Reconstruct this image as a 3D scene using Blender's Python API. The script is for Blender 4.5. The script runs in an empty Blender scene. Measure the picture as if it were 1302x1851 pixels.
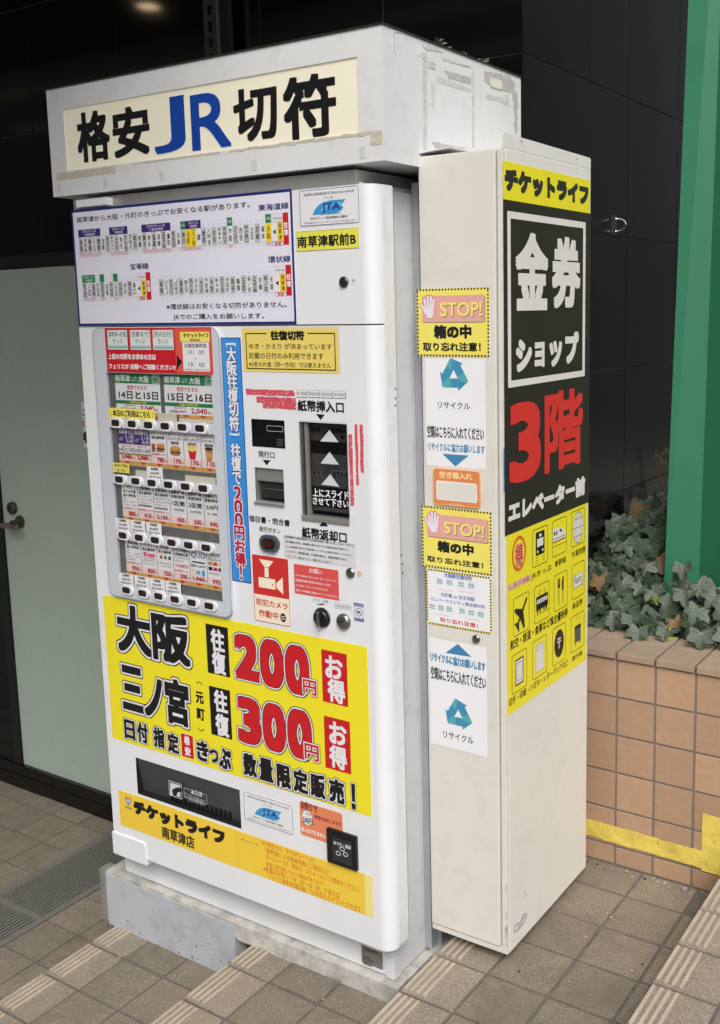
import bpy, bmesh, math, random
import numpy as np
from mathutils import Vector, Euler, Matrix

random.seed(7)
R_ = math.radians
scene = bpy.context.scene
COL = bpy.context.collection

# ------------------------------------------------------------------ camera
CAM = Vector((2.19034, -1.79279, 1.53593))
EUL = Euler((1.41581891, 0.0173239, 0.5660715), 'XYZ')
FPX, PCX, PCY, IW, IH = 1853.62, 771.75, 847.35, 1302.0, 1851.0
cam = bpy.data.cameras.new('camera'); co = bpy.data.objects.new('camera', cam); COL.objects.link(co)
co.location = CAM; co.rotation_euler = EUL
cam.sensor_fit = 'HORIZONTAL'; cam.sensor_width = 36.0; cam.lens = FPX / IW * 36.0
cam.shift_x = -(PCX - IW / 2) / IW; cam.shift_y = (PCY - IH / 2) / IW
cam.clip_start = 0.02; cam.clip_end = 3000
scene.camera = co

# ------------------------------------------------------------------ sky, sun, exposure
w = bpy.data.worlds.new('World'); scene.world = w; w.use_nodes = True
nt = w.node_tree; nt.nodes.clear()
sky = nt.nodes.new('ShaderNodeTexSky'); sky.sky_type = 'NISHITA'; sky.sun_disc = False
SUN_EL, SUN_AZ = 48, 140      # azimuth: compass direction the light comes from (clockwise from +Y)
sky.sun_elevation = R_(SUN_EL); sky.sun_rotation = R_(SUN_AZ)
sky.air_density = 1.0; sky.dust_density = 4.0; sky.ozone_density = 1.0
hs = nt.nodes.new('ShaderNodeHueSaturation'); hs.inputs['Saturation'].default_value = 0.32
bg = nt.nodes.new('ShaderNodeBackground'); bg.inputs[1].default_value = 0.13
wo = nt.nodes.new('ShaderNodeOutputWorld')
nt.links.new(sky.outputs[0], hs.inputs['Color']); nt.links.new(hs.outputs[0], bg.inputs[0]); nt.links.new(bg.outputs[0], wo.inputs[0])
sl = bpy.data.lights.new('sun', 'SUN'); sl.energy = 1.1; sl.angle = R_(28); sl.color = (1.0, 0.965, 0.92)
so = bpy.data.objects.new('sun', sl); COL.objects.link(so); so.location = (4, -5, 8)
az, el = R_(SUN_AZ), R_(SUN_EL)
sd = Vector((math.sin(az) * math.cos(el), math.cos(az) * math.cos(el), math.sin(el)))
so.rotation_euler = sd.to_track_quat('Z', 'Y').to_euler()
scene.render.engine = 'CYCLES'
vs = scene.view_settings; vs.view_transform = 'Standard'; vs.look = 'None'; vs.gamma = 1; vs.use_curve_mapping = False
vs.exposure = 0.66

# ------------------------------------------------------------------ measuring: a point of the place seen at a photo pixel, on a known plane
RM = EUL.to_matrix()
def at(px, py, ax, v):
    d = RM @ Vector(((px - PCX) / FPX, -(py - PCY) / FPX, -1.0))
    k = 'xyz'.index(ax); t = (v - CAM[k]) / d[k]
    return CAM + d * t

# ------------------------------------------------------------------ materials
def lin(c):
    return tuple(((x / 255) / 12.92 if x / 255 <= 0.04045 else ((x / 255 + 0.055) / 1.055) ** 2.4) for x in c)
MATS = {}
def mat(name, col, rough=0.5, metal=0.0, var=0.0, vscale=8.0, bump=0.0, bscale=60.0, spec=0.5, emit=0.0, rnd=0.0, dirt=None, dscale=3.0, damt=0.5, coat=0.0, speck=None):
    if name in MATS: return MATS[name]
    m = bpy.data.materials.new(name); m.use_nodes = True; t = m.node_tree; b = t.nodes['Principled BSDF']
    N = t.nodes.new; L = t.links.new
    c = lin(col) if max(col) > 1.01 else col
    b.inputs['Roughness'].default_value = rough; b.inputs['Metallic'].default_value = metal
    b.inputs['Specular IOR Level'].default_value = spec
    if coat: b.inputs['Coat Weight'].default_value = coat; b.inputs['Coat Roughness'].default_value = 0.08
    g = N('ShaderNodeNewGeometry')
    src = None
    if var or dirt or rnd or speck:
        rgb = N('ShaderNodeRGB'); rgb.outputs[0].default_value = (*c, 1); src = rgb.outputs[0]
    if var:
        n = N('ShaderNodeTexNoise'); n.inputs['Scale'].default_value = vscale; n.inputs['Detail'].default_value = 7; n.inputs['Roughness'].default_value = 0.65
        L(g.outputs['Position'], n.inputs['Vector'])
        mr = N('ShaderNodeMapRange'); mr.inputs[1].default_value = 0.3; mr.inputs[2].default_value = 0.7; mr.inputs[3].default_value = 1 - var; mr.inputs[4].default_value = 1 + var
        L(n.outputs[0], mr.inputs[0])
        v = N('ShaderNodeVectorMath'); v.operation = 'SCALE'; L(src, v.inputs[0]); L(mr.outputs[0], v.inputs['Scale']); src = v.outputs[0]
    if speck:
        scol, sscale, sth = speck
        n = N('ShaderNodeTexNoise'); n.inputs['Scale'].default_value = sscale; n.inputs['Detail'].default_value = 3; n.inputs['Roughness'].default_value = 0.6
        n.inputs['Distortion'].default_value = 0.8
        L(g.outputs['Position'], n.inputs['Vector'])
        cr = N('ShaderNodeMapRange'); cr.inputs[1].default_value = sth; cr.inputs[2].default_value = sth + 0.09
        L(n.outputs[0], cr.inputs[0])
        mx = N('ShaderNodeMix'); mx.data_type = 'RGBA'; L(cr.outputs[0], mx.inputs[0]); L(src, mx.inputs[6]); mx.inputs[7].default_value = (*lin(scol), 1); src = mx.outputs[2]
    if rnd:
        oi = N('ShaderNodeObjectInfo'); mr = N('ShaderNodeMapRange'); mr.inputs[3].default_value = 1 - rnd; mr.inputs[4].default_value = 1 + rnd
        L(oi.outputs['Random'], mr.inputs[0]); v = N('ShaderNodeVectorMath'); v.operation = 'SCALE'; L(src, v.inputs[0]); L(mr.outputs[0], v.inputs['Scale']); src = v.outputs[0]
    if dirt:
        n = N('ShaderNodeTexNoise'); n.inputs['Scale'].default_value = dscale; n.inputs['Detail'].default_value = 12; n.inputs['Roughness'].default_value = 0.72
        n.inputs['Distortion'].default_value = 0.4
        L(g.outputs['Position'], n.inputs['Vector'])
        cr = N('ShaderNodeMapRange'); cr.inputs[1].default_value = 0.50; cr.inputs[2].default_value = 0.74; cr.inputs[4].default_value = damt
        L(n.outputs[0], cr.inputs[0])
        mx = N('ShaderNodeMix'); mx.data_type = 'RGBA'; L(cr.outputs[0], mx.inputs[0]); L(src, mx.inputs[6]); mx.inputs[7].default_value = (*lin(dirt), 1); src = mx.outputs[2]
    if src is not None: L(src, b.inputs['Base Color'])
    else: b.inputs['Base Color'].default_value = (*c, 1)
    if bump:
        n = N('ShaderNodeTexNoise'); n.inputs['Scale'].default_value = bscale; n.inputs['Detail'].default_value = 6
        L(g.outputs['Position'], n.inputs['Vector'])
        bp = N('ShaderNodeBump'); bp.inputs['Strength'].default_value = bump; bp.inputs['Distance'].default_value = 0.004
        L(n.outputs[0], bp.inputs['Height']); L(bp.outputs[0], b.inputs['Normal'])
    if emit:
        b.inputs['Emission Color'].default_value = (*c, 1); b.inputs['Emission Strength'].default_value = emit
    m.diffuse_color = (*c, 1)
    MATS[name] = m
    return m

white_p = mat('white machine plastic', (226, 228, 231), 0.38, var=0.018, vscale=3, dirt=(196, 192, 184), dscale=5, damt=0.22, bump=0.02, bscale=14)
white_s = mat('white painted steel', (221, 222, 224), 0.42, var=0.03, vscale=5, dirt=(150, 147, 140), dscale=11, damt=0.30, bump=0.04, bscale=9)
sign_w = mat('white sign housing', (222, 223, 224), 0.45, var=0.025, vscale=4, dirt=(176, 170, 158), dscale=16, damt=0.28, bump=0.04, bscale=8)
cream = mat('cream painted steel', (216, 214, 205), 0.45, var=0.025, vscale=3, dirt=(165, 158, 140), dscale=13, damt=0.24, bump=0.05, bscale=6)
cream2 = mat('cream steel lit tone', (228, 226, 219), 0.42, var=0.025, vscale=3, dirt=(180, 172, 155), dscale=15, damt=0.22, bump=0.05, bscale=6)  # same cream paint made lighter for the side that faces the light
galv = mat('galvanised grey steel', (176, 181, 187), 0.45, metal=0.25, var=0.06, vscale=14)
grey_rail = mat('grey aluminium rail', (168, 167, 163), 0.35, metal=0.55, var=0.08, vscale=20)
panel_g = mat('pale grey display panel', (196, 202, 209), 0.4, var=0.012, vscale=3)
recess = mat('dark display recess', (96, 98, 96), 0.6, var=0.2, vscale=30)
black = mat('black plastic', (20, 21, 23), 0.35)
blackm = mat('matt black', (16, 16, 17), 0.7)
smoke = mat('smoked acrylic', (38, 41, 43), 0.12, var=0.15, vscale=25)
steel = mat('brushed steel', (150, 148, 142), 0.28, metal=0.9, var=0.1, vscale=60)
steel_d = mat('dark worn steel', (92, 88, 82), 0.4, metal=0.8, var=0.2, vscale=50)
granite = mat('black polished granite', (9, 9, 10), 0.07, var=0.4, vscale=180, rnd=0.2)
granite_side = mat('black honed granite', (9, 10, 12), 0.2, var=0.35, vscale=4, rnd=0.3, dirt=(24, 25, 27), dscale=8, damt=0.45, bump=0.05, bscale=80, spec=0.3)
grout_dark = mat('dark joint sealant', (54, 54, 54), 0.8)
grout = mat('grey cement grout', (98, 93, 87), 0.9, var=0.22, vscale=30, bump=0.5, bscale=200)
tile_m = mat('brown grey quarry tile', (116, 106, 93), 0.78, var=0.2, vscale=9, rnd=0.07, bump=0.6, bscale=300, speck=((158, 146, 128), 330, 0.52), dirt=(88, 80, 71), dscale=4.5, damt=0.8)
nose_m = mat('paler nosing tile', (129, 119, 106), 0.78, var=0.16, vscale=9, rnd=0.06, bump=0.5, bscale=300, speck=((176, 164, 146), 330, 0.52), dirt=(106, 98, 88), dscale=5, damt=0.45)
wall_tile = mat('tan glazed wall tile', (170, 139, 112), 0.5, var=0.07, vscale=60, rnd=0.09, bump=0.12, bscale=160, dirt=(152, 124, 100), dscale=6, damt=0.4)
cope_tile = mat('dusty coping tile', (156, 136, 118), 0.6, var=0.08, vscale=30, rnd=0.06, bump=0.2, bscale=160, dirt=(140, 126, 112), dscale=7, damt=0.6)
grout_w = mat('grey wall grout', (122, 113, 106), 0.9, var=0.12, vscale=40)
yel_tape = mat('worn yellow tape', (222, 198, 92), 0.38, var=0.12, vscale=26, bump=0.9, bscale=36, dirt=(182, 158, 78), dscale=20, damt=0.9)
door_g = mat('pale green painted steel', (164, 178, 167), 0.4, var=0.03, vscale=3, dirt=(118, 132, 122), dscale=12, damt=0.22, bump=0.03, bscale=12)
green_p = mat('green painted steel', (48, 114, 84), 0.36, var=0.06, vscale=5, dirt=(36, 92, 68), dscale=5, damt=0.5, bump=0.06, bscale=9)
soil_m = mat('dark soil', (52, 42, 33), 0.95, var=0.4, vscale=50, bump=0.8, bscale=60)
leaf_m = mat('ivy leaf green', (50, 63, 46), 0.46, var=0.2, vscale=40, rnd=0.38, spec=0.4)
leaf_y = mat('young ivy leaf', (128, 142, 60), 0.45, var=0.12, vscale=40, rnd=0.15)
vein_m = mat('pale leaf vein', (92, 106, 80), 0.5)
stem_m = mat('woody vine stem', (120, 104, 80), 0.8)
concrete = mat('rough grey concrete', (186, 184, 177), 0.85, var=0.22, vscale=24, bump=0.6, bscale=90, dirt=(94, 90, 84), dscale=16, damt=0.7)
board_w = mat('scuffed grey white board', (176, 182, 188), 0.55, var=0.05, vscale=8, dirt=(128, 124, 112), dscale=9, damt=0.6)
wood_m = mat('rotten brown wood', (92, 66, 46), 0.9, var=0.3, vscale=60)
drain_m = mat('weathered steel grating', (116, 114, 108), 0.6, metal=0.1, var=0.15, vscale=30)
drain_b = mat('drain void shade', (18, 17, 16), 0.9)
soffit_m = mat('dark soffit board', (52, 47, 42), 0.7, var=0.1, vscale=2)
beam_m = mat('tan soffit beam', (196, 178, 148), 0.6, var=0.1, vscale=2)
asphalt = mat('far paving', (120, 114, 104), 0.9, var=0.15, vscale=1.5)
resid = mat('tape residue', (200, 199, 196), 0.75, var=0.18, vscale=50, bump=0.5, bscale=150)
resid2 = mat('dark tape residue', (180, 178, 174), 0.8, var=0.2, vscale=60, bump=0.4, bscale=150)
resid3 = mat('yellowed tape residue', (196, 190, 172), 0.6, var=0.12, vscale=50, bump=0.4, bscale=120)
def ink(n, c, r=0.45): return mat('ink ' + n, c, r)
K = ink('black', (22, 22, 24)); W_ = ink('white', (226, 226, 229)); NAVY = ink('navy', (32, 42, 112)); RED = ink('red', (196, 28, 36))
PURP = ink('purple', (62, 34, 112)); GRN = ink('green', (28, 128, 76)); YEL = ink('yellow', (236, 222, 40)); YELC = ink('cell yellow', (240, 208, 40))
GRY = ink('grey', (190, 190, 194)); DGRY = ink('dark grey', (84, 84, 86)); LAV = ink('lavender white', (224, 223, 236)); PYEL = ink('pale yellow', (230, 208, 108))
BLUE = ink('sign blue', (18, 66, 158)); SKYB = ink('banner blue', (52, 140, 216)); SALM = ink('salmon', (216, 88, 74)); TEAL = ink('teal', (112, 172, 178))
CREAMI = ink('cream', (240, 228, 205)); CRED = ink('camera red', (200, 48, 46)); STRIPY = ink('strip yellow', (236, 200, 64)); ORTX = ink('orange red text', (196, 70, 30))
STOPY = ink('stop yellow', (236, 222, 104)); PINK = ink('faded pink', (222, 164, 156)); RECB = ink('recycle blue', (62, 140, 176)); RECT = ink('recycle teal', (84, 166, 172))
ORNG = ink('faded orange', (220, 134, 78)); SBLK = mat('glossy black film', (50, 43, 40), 0.33, var=0.10, vscale=6, bump=0.08, bscale=7, spec=0.35); SRED = mat('glossy red film', (216, 52, 50), 0.25, bump=0.05, bscale=7)
SWHT = mat('glossy white film', (228, 224, 220), 0.22, var=0.04, vscale=6, bump=0.05, bscale=7); SYEL = mat('glossy yellow film', (240, 228, 46), 0.28, bump=0.05, bscale=7)
GOLD = ink('gold band', (212, 160, 72)); PRICE = ink('price strip', (236, 214, 210)); BEIGE = ink('beige strip', (206, 198, 182)); BUN = ink('bun', (196, 132, 66)); PAPER = ink('paper', (232, 232, 235))
JTB = ink('badge blue', (60, 150, 206)); LGRY = ink('light grey', (206, 206, 208)); SCR = mat('scuffed red tape', (204, 74, 90), 0.6, speck=((226, 214, 214), 170, 0.58))
DRED = ink('dark red text', (176, 28, 60)); STOPT = ink('stop lettering', (240, 218, 120)); PNKT = ink('pink text', (220, 140, 130))
SIGNLIT = mat('lit sign face', (230, 225, 202), 0.3, emit=0.10, var=0.03, vscale=3)

# ------------------------------------------------------------------ object helpers
def link(o, parent=None):
    COL.objects.link(o)
    if parent is not None: o.parent = parent
    return o
def worigin(p):
    v = Vector((0, 0, 0))
    while p is not None: v += p.location; p = p.parent
    return v
def tag(o, label=None, cat=None, group=None, kind=None):
    if label: o['label'] = label
    if cat: o['category'] = cat
    if group: o['group'] = group
    if kind: o['kind'] = kind
    return o
def thing(name, loc, label, cat, group=None):
    o = bpy.data.objects.new(name, None); o.empty_display_size = 0.1; o.location = loc; link(o)
    return tag(o, label, cat, group)

class MB:
    """collects simple solids in world coordinates and links them as one mesh object"""
    def __init__(s): s.v = []; s.f = []; s.m = []; s.mats = []
    def mi(s, m):
        if m not in s.mats: s.mats.append(m)
        return s.mats.index(m)
    def add(s, vs_, fs, m):
        b = len(s.v); s.v += [tuple(x) for x in vs_]; k = s.mi(m)
        for f in fs: s.f.append([b + i for i in f]); s.m.append(k)
        return s
    def box(s, x0, y0, z0, x1, y1, z1, m, bev=0.0):
        if bev <= 0:
            v = [(x0, y0, z0), (x1, y0, z0), (x1, y1, z0), (x0, y1, z0), (x0, y0, z1), (x1, y0, z1), (x1, y1, z1), (x0, y1, z1)]
            s.add(v, [(0, 3, 2, 1), (4, 5, 6, 7), (0, 1, 5, 4), (1, 2, 6, 5), (2, 3, 7, 6), (3, 0, 4, 7)], m)
        else:
            bm = bmesh.new(); bmesh.ops.create_cube(bm, size=1)
            for q in bm.verts: q.co = Vector(((x0 + x1) / 2 + q.co.x * (x1 - x0), (y0 + y1) / 2 + q.co.y * (y1 - y0), (z0 + z1) / 2 + q.co.z * (z1 - z0)))
            bmesh.ops.bevel(bm, geom=bm.edges[:], offset=bev, segments=2, affect='EDGES', profile=0.7)
            bm.verts.index_update()
            s.add([q.co[:] for q in bm.verts], [[q.index for q in f.verts] for f in bm.faces], m); bm.free()
        return s
    def prism(s, pts, fn, d0, d1, m):
        """pts 2-D outline, fn(u,v,d)->xyz"""
        n = len(pts); a = [fn(u, v, d0) for u, v in pts]; b = [fn(u, v, d1) for u, v in pts]
        s.add(a + b, [list(range(n))[::-1], [n + i for i in range(n)]] + [(i, (i + 1) % n, n + (i + 1) % n, n + i) for i in range(n)], m); return s
    def lathe(s, c, ax, prof, m, seg=28, sx=1.0):
        """prof: list of (radius, distance along ax)"""
        ax = Vector(ax).normalized(); up = Vector((0, 0, 1)) if abs(ax.z) < 0.9 else Vector((0, 1, 0))
        e1 = up.cross(ax).normalized(); e2 = ax.cross(e1); c = Vector(c); vs_ = []; fs = []
        for r, h in prof:
            for i in range(seg):
                t = 2 * math.pi * i / seg; vs_.append(c + ax * h + e1 * (math.cos(t) * r * sx) + e2 * (math.sin(t) * r))
        for j in range(len(prof) - 1):
            for i in range(seg):
                k = (i + 1) % seg; fs.append((j * seg + i, j * seg + k, (j + 1) * seg + k, (j + 1) * seg + i))
        fs.append(list(range(seg))[::-1]); fs.append([(len(prof) - 1) * seg + i for i in range(seg)])
        s.add(vs_, fs, m); return s
    def tube(s, pts, r, m, seg=8):
        pts = [Vector(p) for p in pts]; vs_ = []; fs = []
        for i, p in enumerate(pts):
            d = (pts[min(i + 1, len(pts) - 1)] - pts[max(i - 1, 0)]).normalized(); up = Vector((0, 0, 1)) if abs(d.z) < 0.9 else Vector((1, 0, 0))
            a = d.cross(up).normalized(); b = a.cross(d)
            rr = r if not hasattr(r, '__len__') else r[i]
            for k in range(seg):
                t = 2 * math.pi * k / seg; vs_.append(p + a * math.cos(t) * rr + b * math.sin(t) * rr)
        for i in range(len(pts) - 1):
            for k in range(seg): fs.append((i * seg + k, i * seg + (k + 1) % seg, (i + 1) * seg + (k + 1) % seg, (i + 1) * seg + k))
        fs.append(list(range(seg))); fs.append([(len(pts) - 1) * seg + k for k in range(seg)])
        s.add(vs_, fs, m); return s
    def mesh(s, name, off=(0, 0, 0)):
        me = bpy.data.meshes.new(name); o = Vector(off)
        me.from_pydata([(a - o.x, b - o.y, c - o.z) for a, b, c in s.v], [], s.f)
        for m in s.mats: me.materials.append(m)
        me.polygons.foreach_set('material_index', s.m); me.update()
        bm = bmesh.new(); bm.from_mesh(me); bmesh.ops.recalc_face_normals(bm, faces=bm.faces[:]); bm.to_mesh(me); bm.free()
        return me
    def build(s, name, parent=None, smooth=False, **kw):
        me = s.mesh(name, worigin(parent))
        o = bpy.data.objects.new(name, me); link(o, parent)
        if smooth:
            me.polygons.foreach_set('use_smooth', [True] * len(me.polygons))
            me.set_sharp_from_angle(angle=R_(35))
        return tag(o, **kw)

# ------------------------------------------------------------------ flat print: lettering and graphics on a face
GC = {}
def glyphs(s, spacing=1.0, res=3):
    key = (s, spacing, res)
    if key in GC: return GC[key]
    c = bpy.data.curves.new('g', 'FONT'); c.body = s; c.resolution_u = res; c.space_character = spacing
    o = bpy.data.objects.new('g', c); COL.objects.link(o)
    dg = bpy.context.evaluated_depsgraph_get()
    me = bpy.data.meshes.new_from_object(o.evaluated_get(dg), depsgraph=dg)
    n = len(me.vertices); V = np.empty(n * 3); me.vertices.foreach_get('co', V); V = V.reshape(-1, 3)[:, :2].copy()
    F = [list(p.vertices) for p in me.polygons]
    bpy.data.objects.remove(o); bpy.data.curves.remove(c); bpy.data.meshes.remove(me)
    GC[key] = (V, F); return GC[key]

class Face:
    def __init__(s, ax, val): s.ax = ax; s.val = val
    def uv(s, p):
        q = at(p[0], p[1], s.ax, s.val); return (q.x, q.z) if s.ax == 'y' else (q.y, q.z)
    def xyz(s, u, v, d): return (u, s.val - d, v) if s.ax == 'y' else (s.val + d, u, v)

def crop(x0, y0, k):
    return lambda a, b: (x0 + a / k, y0 + b / k)

class Print:
    """printed graphics in photo-crop coordinates on a face; every piece a hair above the last"""
    def __init__(s, face, c=None, d=0.0006, q=None, box=None):
        s.fc = face; s.c = c or (lambda a, b: (a, b)); s.d = d; s.V = []; s.F = []; s.M = []; s.mats = []; s.n = 0; s.H = None; s.bb = []; s.fix = None
        if q:   # the sheet's own four corners (tl, tr, br, bl) as photographed fix its local coordinates
            u0, v0, u1, v1 = box or ubox4(face, s.c, *q); A_ = []; B_ = []
            for (x, y), (X, Y) in zip(q, ((u0, v1), (u1, v1), (u1, v0), (u0, v0))):
                A_.append([x, y, 1, 0, 0, 0, -X * x, -X * y]); B_.append(X); A_.append([0, 0, 0, x, y, 1, -Y * x, -Y * y]); B_.append(Y)
            s.H = np.append(np.linalg.solve(np.array(A_, float), np.array(B_, float)), 1).reshape(3, 3)
    def mi(s, m):
        if m not in s.mats: s.mats.append(m)
        return s.mats.index(m)
    def p(s, a, b):
        if s.H is not None:
            w3 = s.H @ np.array([a, b, 1.0]); return w3[0] / w3[2], w3[1] / w3[2]
        return s.fc.uv(s.c(a, b))
    def over(s, V2, pad=0.0):
        b = (V2[:, 0].min() - pad, V2[:, 1].min() - pad, V2[:, 0].max() + pad, V2[:, 1].max() + pad); d = s.d
        if s.bb:
            A_ = np.array(s.bb); k = (A_[:, 0] < b[2]) & (A_[:, 2] > b[0]) & (A_[:, 1] < b[3]) & (A_[:, 3] > b[1])
            if k.any(): d = max(d, A_[k, 4].max())
        return b, d
    def raw(s, V2, F, m, step=4e-5):
        if s.fix is None: b, d = s.over(V2); d += step; s.bb.append((*b, d))
        else: s.fix += 5e-6; d = s.fix
        if s.fc.ax == 'y': V = np.stack([V2[:, 0], np.full(len(V2), s.fc.val - d), V2[:, 1]], 1)
        else: V = np.stack([np.full(len(V2), s.fc.val + d), V2[:, 0], V2[:, 1]], 1)
        s.V.append(V); k = s.mi(m)
        for f in F: s.F.append([s.n + i for i in f]); s.M.append(k)
        s.n += len(V)
    def puv(s, pts, m): s.raw(np.array(pts, float), [list(range(len(pts)))], m)
    def poly(s, pts, m): s.puv([s.p(*q) for q in pts], m)
    def box(s, a, b): # TL, BR crop corners -> u0,v0,u1,v1
        u0, v1 = s.p(*a); u1, v0 = s.p(*b); return u0, v0, u1, v1
    def ruv(s, u0, v0, u1, v1, m, r=0.0):
        if r <= 0: s.puv([(u0, v0), (u1, v0), (u1, v1), (u0, v1)], m)
        else: s.puv(rr(u0, v0, u1, v1, r), m)
    def rect(s, a, b, m, r=0.0): s.ruv(*s.box(a, b), m, r)
    def frame_uv(s, u0, v0, u1, v1, w, m, r=0.0):
        A = rr(u0, v0, u1, v1, max(r, 1e-5)); B = rr(u0 + w, v0 + w, u1 - w, v1 - w, max(r - w, 1e-5)); n = len(A)
        s.raw(np.array(A + B), [(i, (i + 1) % n, n + (i + 1) % n, n + i) for i in range(n)], m)
    def frame(s, a, b, w, m, r=0.0): s.frame_uv(*s.box(a, b), w, m, r)
    def ell(s, c, ru, rv, m, uvc=None, ring=0, seg=28):
        u, v = uvc or s.p(*c); P = [(u + math.cos(2 * math.pi * i / seg) * ru, v + math.sin(2 * math.pi * i / seg) * rv) for i in range(seg)]
        if not ring: s.puv(P, m)
        else:
            Q = [(u + math.cos(2 * math.pi * i / seg) * (ru - ring), v + math.sin(2 * math.pi * i / seg) * (rv - ring)) for i in range(seg)]
            s.raw(np.array(P + Q), [(i, (i + 1) % seg, seg + (i + 1) % seg, seg + i) for i in range(seg)], m)
    def line(s, pts, w, m):
        for (a, b), (c_, d_) in zip(pts[:-1], pts[1:]):
            dx, dy = c_ - a, d_ - b; l = math.hypot(dx, dy) or 1; nx, ny = -dy / l * w / 2, dx / l * w / 2
            s.puv([(a - nx, b - ny), (c_ - nx, d_ - ny), (c_ + nx, d_ + ny), (a + nx, b + ny)], m)
    def fit_uv(s, t, u0, v0, u1, v1, m, bold=0.0, out=None, spacing=1.0, res=None):
        h = abs(v1 - v0); r = bold * h * (0.7 if h < 0.022 else 1.0)
        V, F = glyphs(t, spacing, res or (4 if h > 0.03 else 2))
        if not len(V): return
        mn = V.min(0); mx = V.max(0); sz = np.maximum(mx - mn, 1e-6)
        a = np.array([u0 + r, v0 + r]); b = np.array([u1 - r, v1 - r])
        B = (V - mn) / sz * (b - a) + a
        lay = [(o_[0] * h, o_[1]) for o_ in (out or [])] + [(r, m)]
        bx, dd = s.over(B, max(l_[0] for l_ in lay)); s.fix = dd + 3e-5
        for rad, mm in lay:
            s.raw(B, F, mm)
            if rad > 1e-6:
                if h < 0.012: off = [(-1, -1), (1, -1), (1, 1), (-1, 1)]
                elif rad < 0.07 * h: off = [(-1, -1), (1, -1), (1, 1), (-1, 1), (0, 1), (0, -1), (1, 0), (-1, 0)]
                else: off = [(i / 4, j / 4) for i in range(-4, 5) for j in range(-4, 5) if max(abs(i), abs(j)) == 4 and abs(i) + abs(j) < 8] + [(0.88, 0.88), (-0.88, 0.88), (0.88, -0.88), (-0.88, -0.88)]
                for i, j in off: s.raw(B + np.array([i * rad, j * rad]), F, mm)
        s.bb.append((*bx, s.fix)); s.fix = None
    def fit(s, t, bl, tr, m, bold=0.0, out=None, spacing=1.0, res=None):
        u0, v0 = s.p(*bl); u1, v1 = s.p(*tr); s.fit_uv(t, u0, v0, u1, v1, m, bold, out, spacing, res)
    def cell(s, ch, c, w_, h_, m, bold=0.0, out=None, uvc=None):
        """one character centred at a crop point with given metres"""
        u, v = uvc or s.p(*c); s.fit_uv(ch, u - w_ / 2, v - h_ / 2, u + w_ / 2, v + h_ / 2, m, bold, out)
    def vert(s, t, u, vtop, vbot, w_, m, bold=0.0, gap=0.12):
        n = len(t); h = (vtop - vbot) / n
        for i, ch in enumerate(t):
            hh = h * (1 - gap); cw = w_
            if ch in 'ーｰ': cw, hh = w_ * 0.12, hh
            if ch in 'ノ': hh *= 0.8; cw *= 0.8
            if ch in 'っッょョゃャ': hh *= 0.7; cw *= 0.7
            vc = vtop - h * (i + 0.5); s.fit_uv(ch, u - cw / 2, vc - hh / 2, u + cw / 2, vc + hh / 2, m, bold)
    def build(s, name, parent, **kw):
        me = bpy.data.meshes.new(name); V = np.concatenate(s.V) - np.array(worigin(parent)[:])
        me.from_pydata(V.tolist(), [], s.F)
        for m in s.mats: me.materials.append(m)
        me.polygons.foreach_set('material_index', s.M); me.update()
        o = bpy.data.objects.new(name, me); link(o, parent); return tag(o, **kw)

def rr(u0, v0, u1, v1, r, n=5):
    P = []
    for cx_, cy_, a0 in ((u1 - r, v0 + r, -90), (u1 - r, v1 - r, 0), (u0 + r, v1 - r, 90), (u0 + r, v0 + r, 180)):
        for i in range(n + 1):
            t = R_(a0 + 90 * i / n); P.append((cx_ + math.cos(t) * r, cy_ + math.sin(t) * r))
    return P
def sheet(face, uvbox, m, name, parent, d0=0.0, d1=0.0006, r=0.0, **kw):
    u0, v0, u1, v1 = uvbox; pts = rr(u0, v0, u1, v1, r) if r > 0 else [(u0, v0), (u1, v0), (u1, v1), (u0, v1)]
    return MB().prism(pts, face.xyz, d0, d1, m).build(name, parent, **kw)
def ubox(face, c, tl, br):
    u0, v1 = face.uv(c(*tl)); u1, v0 = face.uv(c(*br)); return (u0, v0, u1, v1)
def ubox4(face, c, tl, tr, br, bl):
    a, b, d, e = [face.uv(c(*q)) for q in (tl, tr, br, bl)]
    return ((a[0] + e[0]) / 2, (d[1] + e[1]) / 2, (b[0] + d[0]) / 2, (a[1] + b[1]) / 2)

# ================================================================== SETTING: levels
Z = [-0.465, -0.334, -0.203, -0.072, 0.059, 0.190, 0.321]      # pavement level, then the steps
NX = [None, -0.214, 0.351, 0.916, 1.481, 2.046, 2.611]          # x of each step's nose
TP = 0.163; NT = 0.151; YJ = 0.524
WY, WX = 0.752, 0.886                                           # building front wall, building side wall
PLY = 0.823                                                     # planter face

MB().box(-400, -400, -0.62, 400, 400, -0.60, asphalt).build('ground', kind='structure')
MB().box(-14, -14, -0.60, NX[1] + 0.02, 6, Z[0] - 0.004, grout).build('lower_pavement', kind='structure')
lower = bpy.data.objects['lower_pavement']
steps = {0: lower}
for i in range(1, 7):
    x1 = NX[i + 1] + 0.02 if i < 6 else 14
    steps[i] = MB().box(NX[i] + 0.008, -14, -0.60, x1, PLY + 0.01 if i >= 3 else WY + 0.01, Z[i] - 0.004, grout).build('step', kind='structure')

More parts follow.
